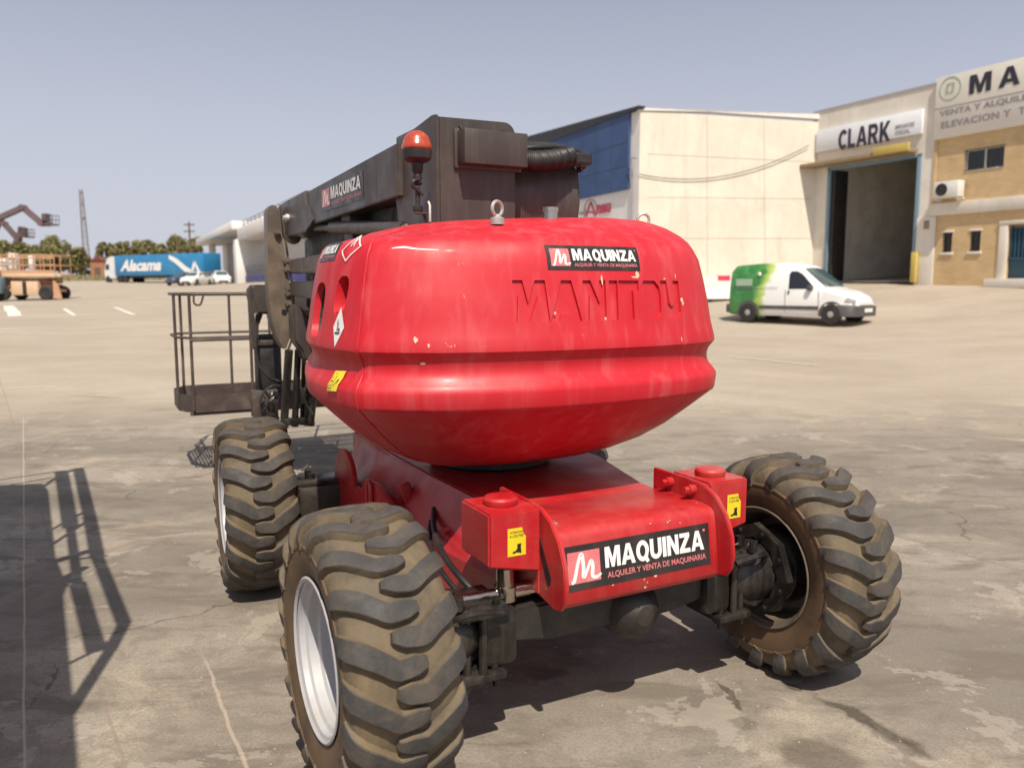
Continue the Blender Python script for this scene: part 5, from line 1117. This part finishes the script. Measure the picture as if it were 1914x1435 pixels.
# ================================================================== ORANGE SCISSOR LIFT (left, mid distance)
M['orange']=paint('faded_orange_paint',(.50,.27,.15),.5,(.5,.38,.28),.4,1.5); M['orange2']=paint('rusty_orange_paint',(.34,.15,.08),.5,(.3,.16,.1),.4,2); M['lightorange']=paint('light_orange_panel',(.60,.42,.28),.5,(.5,.38,.28),.3,2)
def scissor(px,py,Y,rz,label,scale=1.0):
    p=at(px,py,Y); r_=empty('scissor_lift',(p.x,p.y,T(p.x,p.y)),rz,label,'scissor lift'); r_.scale=(scale,)*3
    mb=MB(); mb.box((-1.5,-.85,.45),(1.5,.85,.62)); mb.box((-.75,-.88,.28),(.75,.88,1.05),bev=.04,mi=1); mb.box((-.10,-.90,.30),(.12,.90,1.04),mi=2,bev=.01); mb.build('base',['orange','lightorange','black'],r_,35)
    for x in (-1.2,1.2):
        for s in (-1,1):
            mb=MB(); mb.lathe([(-.14,.2),(-.14,.36),(-.1,.4),(.1,.4),(.14,.36),(.14,.22),(.11,.2)],(x,s*.85,.40),(0,s,0),24); w_=mb.build('wheel','tyrecar',r_,40)
            mb=MB(); mb.lathe([(.11,.2),(.09,.1),(.1,0)],(x,s*.85,.40),(0,s,0),20,0,True,False); mb.build('rim','lightorange',w_)
    mb=MB()
    for k in range(3):
        z0=.66+k*.20
        for s in (-.55,.55):
            mb.box((-1.35,s-.04,z0),(1.35,s+.04,z0+.1),rot=(0,R(4),0)); mb.box((-1.35,s+.05,z0),(1.35,s+.12,z0+.1),rot=(0,R(-4),0))
    mb.build('scissor_arms','orange2',r_,35)
    mb=MB(); mb.box((-1.75,-.9,1.28),(1.75,.9,1.50),bev=.02); mb.box((1.75,-.8,1.30),(2.0,.8,1.46)); pf=mb.build('platform','lightorange',r_,35)
    mb=MB(); 
    for z in (1.95,2.5):
        for s in (-.86,.86): mb.cyl((-1.72,s,z),(1.72,s,z),.03,seg=6)
        for x in (-1.72,1.72): mb.cyl((x,-.86,z),(x,.86,z),.03,seg=6)
    for x in np.linspace(-1.72,1.72,7):
        for s in (-.86,.86): mb.cyl((x,s,1.5),(x,s,2.5),.03,seg=6)
    mb.box((-1.74,-.9,1.5),(1.74,-.87,1.66)); mb.box((-1.74,-.885,2.3),(1.74,-.865,2.38)); mb.build('guard_rail','orange',pf)
    for lo,hi in (((-.9,-.7,1.5),(-.5,-.3,2.6)),((.1,-.5,1.5),(.35,-.2,2.5)),((-1.6,-.6,1.5),(-1.1,-.1,2.3))): mb=MB(); mb.box(lo,hi,bev=.03); mb.build('load_box','acwhite',pf,35)
    for q in (1,-1): mb=MB(); mb.prism([(q*1.55,.1),(q*2.05,.05),(q*1.85,.9),(q*1.6,1.1)],lambda a,b,d:Vector((a,d,b)),-.9,-.8,0,.01); mb.build('outrigger','orange',r_,35)
    return r_
scissor(64,560,46,.02,'faded orange scissor lift with light deck and rails, standing alone at left',1.0)
# blue-clad machine end just inside the left edge
p=at(-12,556,45); ob=empty('compressor',(p.x,p.y,T(p.x,p.y)),.1,'small grey blue and orange compressor at the left frame edge beside the scissor lift','compressor')
mb=MB(); mb.box((-.6,-.5,.45),(.62,.5,1.35),bev=.08); mb.build('housing','blueframe',ob,35); mb=MB(); mb.box((-.3,-.4,1.36),(.5,.4,1.75),bev=.06); mb.build('hood','orange',ob,35)
for s in (-1,1): mb=MB(); mb.lathe([(-.1,.1),(-.1,.28),(.1,.28),(.1,.1)],(0,s*.55,.28),(0,s,0),18); mb.build('wheel','tyrecar',ob,35)

# distant boom lifts standing among the trees
M['farboom']=paint('dull_purple_brown_boom',(.12,.08,.085),.6,(.2,.15,.14),.3,1)
def far_boom(name,Y,pts,wd,basket,label):
    P=[at(x,y,Y) for x,y in pts]; root=empty(name,(P[0].x,Y,T(P[0].x,Y)),0,label,'boom lift','distant boom lifts over the trees'); L0=Vector(root.location)
    mb=MB()
    for a,b in zip(P,P[1:]):
        d=(b-a); n=Vector((-d.z,0,d.x)).normalized()*wd/2; y=Vector((0,.22,0)); q=[a-n-y,a+n-y,b+n-y,b-n-y,a-n+y,a+n+y,b+n+y,b-n+y]
        mb.add([v-L0 for v in q],[(0,1,2,3),(4,7,6,5),(0,4,5,1),(1,5,6,2),(2,6,7,3),(3,7,4,0)]); mb.cyl(b-L0-Vector((0,.3,0)),b-L0+Vector((0,.3,0)),wd*.6,seg=14)
    mb.build('boom','farboom',root)
    b0=at(basket[0],basket[1],Y)-L0; b1=at(basket[2],basket[3],Y)-L0; mb=MB()
    x0,x1,z0,z1=b0.x,b1.x,b1.z,b0.z
    for yy in (-.5,.5):
        for x in np.linspace(x0,x1,4): mb.cyl((x,yy,z0),(x,yy,z1),.025,seg=5)
        for z in (z0,(z0+z1)/2,z1): mb.cyl((x0,yy,z),(x1,yy,z),.03,seg=5)
    mb.box((x0,-.5,z0-.1),(x1,.5,z0)); mb.box((x0-.1,-.3,z0),(x0+.18,.3,z1+.1)); mb.build('basket','farboom',root)
    mb=MB(); mb.box((P[0].x-L0.x-1.6,-1.1,.5),(P[0].x-L0.x+1.6,1.1,1.4),bev=.1); 
    for dx in (-1.2,1.2): mb.lathe([(-1.3,.2),(-1.3,.5),(1.3,.5),(1.3,.2)],(P[0].x-L0.x+dx,0,.5),(0,1,0),20)
    mb.build('carrier','farboom',root,35)
far_boom('far_boom_lift',62,[(-60,520),(-45,430),(-2,408),(43,388),(78,418),(88,418)],.36,(85,402,104,419),'distant boom lift with its long bent boom and pale basket over the trees')
far_boom('far_boom_lift',64,[(-30,520),(-20,455),(0,412),(8,418),(34,448),(41,428)],.30,(44,428,58,442),'second distant boom lift, lower and darker, its basket just above the tree tops')

# ================================================================== TREES, PYLON, POLES
def leafmat(name,c1,c2,c3):
    m,n,b=newmat(name); g=n.nodes.new('ShaderNodeObjectInfo'); v=coord(n)
    c=mixc(n,mapr(n,noise(n,v,.9,3),.35,.65),c1,c2); c=mixc(n,mapr(n,noise(n,v,5,2),.45,.62,0,.7),c,c3); n.links.new(c,b.inputs['Base Color']); b.inputs['Roughness'].default_value=.75; return m
M['leaf']=leafmat('olive_leaves',(.15,.145,.05),(.21,.19,.07),(.26,.23,.10)); M['bark']=paint('bark',(.12,.09,.06),.9,(.08,.06,.04),.4,3)
def tree(px,Y,wpx,ytop,ybase,label,group,seed,leaves=1500):
    rd=random.Random(seed); p=ground_at(px,Y); x=(px-957)/F_PX*Y; z0=T(x,Y); H=at(px,ytop,Y).z-z0; W_=wpx/F_PX*Y/2
    root=empty('tree',(x,Y,z0),rd.uniform(0,6),label,'tree',group)
    mb=MB(); mb.tube([(0,0,-.4),(.05*W_,0,H*.2),(-.04*W_,.02,H*.45),(0,0,H*.8)],.035*H,8,0,4,lambda t:1-.75*t); cl=[]
    for i in range(9):
        a=rd.uniform(0,6.28); e=Vector((math.cos(a)*W_*rd.uniform(.35,.7),math.sin(a)*W_*rd.uniform(.35,.7),H*rd.uniform(.45,.85))); mb.tube([(0,0,H*rd.uniform(.15,.4)),e*.5+Vector((0,0,H*.2)),e],.012*H,5,0,3,lambda t:1-.8*t); cl.append((e,rd.uniform(.28,.42)*W_))
    mb.build('trunk','bark',root)
    for i in range(22):
        a=rd.uniform(0,6.28); r_=math.sqrt(rd.random())*.8; zz=rd.uniform(.22,.93); rr=W_*r_*math.sqrt(max(.05,1-((zz-.5)/.5)**2*.9)); cl.append((Vector((math.cos(a)*rr,math.sin(a)*rr,H*zz)),rd.uniform(.2,.36)*W_))
    mb=MB(); vs=[];fs=[]
    for i in range(leaves):
        c,s=rd.choice(cl); d=Vector((rd.gauss(0,1),rd.gauss(0,1),rd.gauss(0,.8))).normalized()*s*(.55+.5*rd.random()); q=c+d
        if q.z<.3: q.z=.3+rd.random()*.4
        if q.z>H: q.z=H-rd.random()*.3
        e=rd.uniform(.16,.34)*max(1,W_/3.5); u=Vector((rd.gauss(0,1),rd.gauss(0,1),rd.gauss(0,1))).normalized(); v=u.orthogonal().normalized(); w_=u.cross(v); k=len(vs)
        vs+=[q+v*e,q+w_*e*.7,q-v*e,q-w_*e*.7]; fs.append((k,k+1,k+2,k+3))
    mb.add(vs,fs); mb.build('crown','leaf',root,recalc=False); return root
G1='trees beyond the yard at left'
lefts=[(-25,150,70,452,'first, round tree at the very left frame edge'),(14,142,62,449,'bushy tree under the distant boom, second from the left edge'),(52,150,58,451,'low rounded tree right behind the orange scissor lift'),(84,146,56,446,'tree just left of the tallest tree'),(118,150,70,439,'tallest roundest tree of the left clump'),(150,154,44,460,'smaller tree at the right end of the left clump'),(166,160,30,472,'lowest bush at the foot of the pylon')]
for i,(px,Y,wd,yt,lb) in enumerate(lefts): tree(px,Y,wd,yt,505,lb,G1,10+i,3800)
G2='row of trees behind the lorry'
for i,(px,wd,yt,lb) in enumerate(((206,36,449,'leftmost tree of the row behind the lorry cab'),(232,38,452,'second tree of the row, behind the front of the blue trailer'),(256,42,448,'third tree of the row, above the trailer lettering'),(283,44,447,'fourth tree, tallest above the middle of the trailer'),(312,36,452,'fifth, lower tree before the wooden poles'),(341,48,437,'tall tree between the two poles, left of the dock building'),(372,46,441,'tree touching the white dock building corner'))):
    tree(px,170,wd,yt,500,lb,G2,40+i,3200)
# dry grass verge
M['verge']=paint('dry_verge',(.26,.22,.12),.95,(.2,.19,.08),.6,.3)
mb=MB(); xs=np.linspace(-130,20,60); rd=random.Random(2)
vs=[];fs=[]
for i in range(5200):
    x=rd.uniform(-125,-30); y=rd.uniform(122,138); z=T(x,y); h=rd.uniform(.3,1.1); a=rd.uniform(0,3.1); k=len(vs); vs+=[(x-.25*math.cos(a),y-.25*math.sin(a),z-.05),(x+.25*math.cos(a),y+.25*math.sin(a),z-.05),(x+rd.uniform(-.1,.1),y,z+h)]; fs.append((k,k+1,k+2))
mb.add(vs,fs); tag(mb.build('dry_grass','verge',recalc=False),'dry grass verge along the far edge of the yard','grass',kind='stuff')
def lattice():
    Y=260; top=at(148,355,Y); bot=at(163,492,Y); z0=T(bot.x,Y); H=top.z-z0; root=empty('lattice_mast',(bot.x,Y,z0),.3,'tall thin lattice mast rising behind the left trees','mast')
    ox=top.x-bot.x; wb,wt=1.4,.62; mb=MB(); N=14
    def c(i,k): t=i/N; w_=wb+(wt-wb)*t; a=k*math.pi/2+.78; return Vector((ox*t*.5+math.cos(a)*w_,math.sin(a)*w_,H*t))
    for k in range(4):
        for i in range(N): mb.cyl(c(i,k),c(i+1,k),.10,seg=4,cap=False); mb.cyl(c(i,k),c(i+1,(k+1)%4),.065,seg=4,cap=False); mb.cyl(c(i,(k+1)%4),c(i+1,k),.065,seg=4,cap=False); mb.cyl(c(i,k),c(i,(k+1)%4),.06,seg=4,cap=False)
    mb.build('mast_frame','greytext',root); mb=MB(); mb.box((ox*.5-.5,-.5,H*.84),(ox*.5+.5,.5,H*.88)); mb.box((ox*.5-.55,-.5,H*.66),(ox*.5+.55,.5,H*.70)); mb.box((ox*.5-.4,-.4,H*.96),(ox*.5+.4,.4,H*1.0)); mb.build('antenna','greytext',root)
lattice()
for i,(px,yt,lb) in enumerate(((331,445,'plain wooden pole left of the tall tree behind the lorry'),(353,415,'taller pole with crossarms between the trees and the dock building'))):
    p=at(px,yt,150); z0=T(p.x,150); r_=empty('utility_pole',(p.x,150,z0),0,lb,'pole'); mb=MB(); mb.cyl((0,0,-.3),(0,0,p.z-z0),.22,.16,8); mb.build('shaft','bark',r_)
    if i: mb=MB(); [mb.box((-1.0,-.1,p.z-z0-q),(1.0,.1,p.z-z0-q+.22)) for q in (.6,1.8)]; mb.build('crossarm','bark',r_)
p=at(187,520,135); r_=empty('hut',(p.x,135,T(p.x,135)),.2,'small brick-red hut left of the lorry cab','hut'); mb=MB(); mb.box((-1.1,-1,0),(1.1,1,3.2)); mb.build('wall','orange2',r_); mb=MB(); mb.prism([(-1.3,3.2),(1.3,3.2),(0,3.9)],lambda a,b,d:Vector((a,d,b)),-1.2,1.2); mb.build('roof','carred',r_); mb=MB(); mb.box((-.5,-1.03,.0),(.4,-.99,2.1)); mb.build('door','bark',r_)

# ================================================================== MACHINE OUT OF VIEW AT LEFT (its shadow falls into the picture)
def hit0(px,py): d=ray(px,py); t=-HC/d.z; return Vector((d.x*t,d.y*t,0))
lt=empty('parked_platform_lift',(-3.6,1.6,0),0,'dark access platform parked just outside the left edge, seen by its shadow on the concrete','platform lift')
L0=Vector(lt.location)
def up(px,py,z): g=hit0(px,py); return g-SH*z-L0 if False else g+Vector((-SH.x*z,-SH.y*z,z))-L0
mb=MB()
def bar(a,b,za,zb,r): mb.cyl(up(*a,za),up(*b,zb),r,seg=10)
H1=2.5
bar((150,885),(170,975),H1,H1,0.0465); bar((170,975),(182,1040),H1,H1,0.0465); bar((182,1040),(232,1165),2.4,2.3,0.0384); bar((232,1165),(205,1215),2.3,2.3,0.0341); bar((205,1215),(130,1330),2.3,2.2,0.0310); bar((130,1330),(60,1400),2.2,2.2,0.0310)
bar((118,890),(132,985),H1,H1,0.0558); bar((132,985),(145,1090),H1,2.4,0.0310); bar((145,1090),(180,1215),2.4,2.3,0.0465); bar((110,895),(150,885),H1,H1,0.0310); bar((0,905),(110,890),H1,H1,0.0136); bar((0,917),(100,900),H1,H1,0.0136)
bar((98,990),(165,955),H1,H1,0.0174); bar((98,1018),(170,970),H1,H1,0.0174); bar((140,1045),(203,1038),H1,H1,0.0136); bar((85,915),(118,893),H1,H1,0.0186); bar((100,1050),(165,1030),H1,H1,0.0372); bar((120,1080),(160,1060),2.4,2.4,0.0310); bar((100,1110),(135,1075),2.4,2.4,0.0372); bar((180,1215),(190,1200),2.3,2.3,0.0248); bar((128,1240),(178,1215),2.3,2.3,0.0124); bar((60,1335),(110,1310),2.2,2.2,0.0124)
mb.build('guard_frame','basket',lt)
mb=MB()
def slab(poly,z,th=.06):
    v=[up(*q,z) for q in poly]; n=len(v); mb.add(v+[p_+Vector((0,0,th)) for p_ in v],[tuple(range(n))[::-1],tuple(range(n,2*n))]+[(i,(i+1)%n,n+(i+1)%n,n+i) for i in range(n)])
slab([(-160,925),(78,913),(88,925),(98,1045),(120,1100),(112,1120),(130,1330),(140,1500),(-160,1500)],2.3,.08)
mb.build('deck','boom',lt)
mb=MB()
for q in ((-3.9,2.2),(-2.6,.2),(-4.6,.3),(-3.2,-1.0)): mb.cyl(Vector((*q,0))-L0,Vector((*q,2.3))-L0,.08,seg=10)
mb.box(Vector((-4.7,-1.0,.3))-L0,Vector((-2.9,.9,1.1))-L0,bev=.05); mb.build('mast_legs','boom',lt)
# pebbles and litter on the concrete
mb=MB(); rd=random.Random(9)
def pebble(x,y,s):
    bm=bmesh.new(); bmesh.ops.create_icosphere(bm,subdivisions=1,radius=s)
    for v in bm.verts: v.co=Vector((v.co.x*rd.uniform(.8,1.4),v.co.y*rd.uniform(.7,1.2),v.co.z*.5))
    mb.add([v.co+Vector((x,y,T(x,y)+s*.3)) for v in bm.verts],[[v.index for v in f.verts] for f in bm.faces],0); bm.free()
for i in range(420):
    y=1.9+rd.random()**1.6*9; x=rd.uniform(-.62,.62)*y; pebble(x,y,rd.uniform(.002,.006))
M['pebble']=paint('pebbles',(.34,.28,.22),.9,(.5,.44,.36),.5,30)
tag(mb.build('gravel_specks','pebble'),'loose pebbles and grit scattered over the concrete','gravel',kind='stuff')
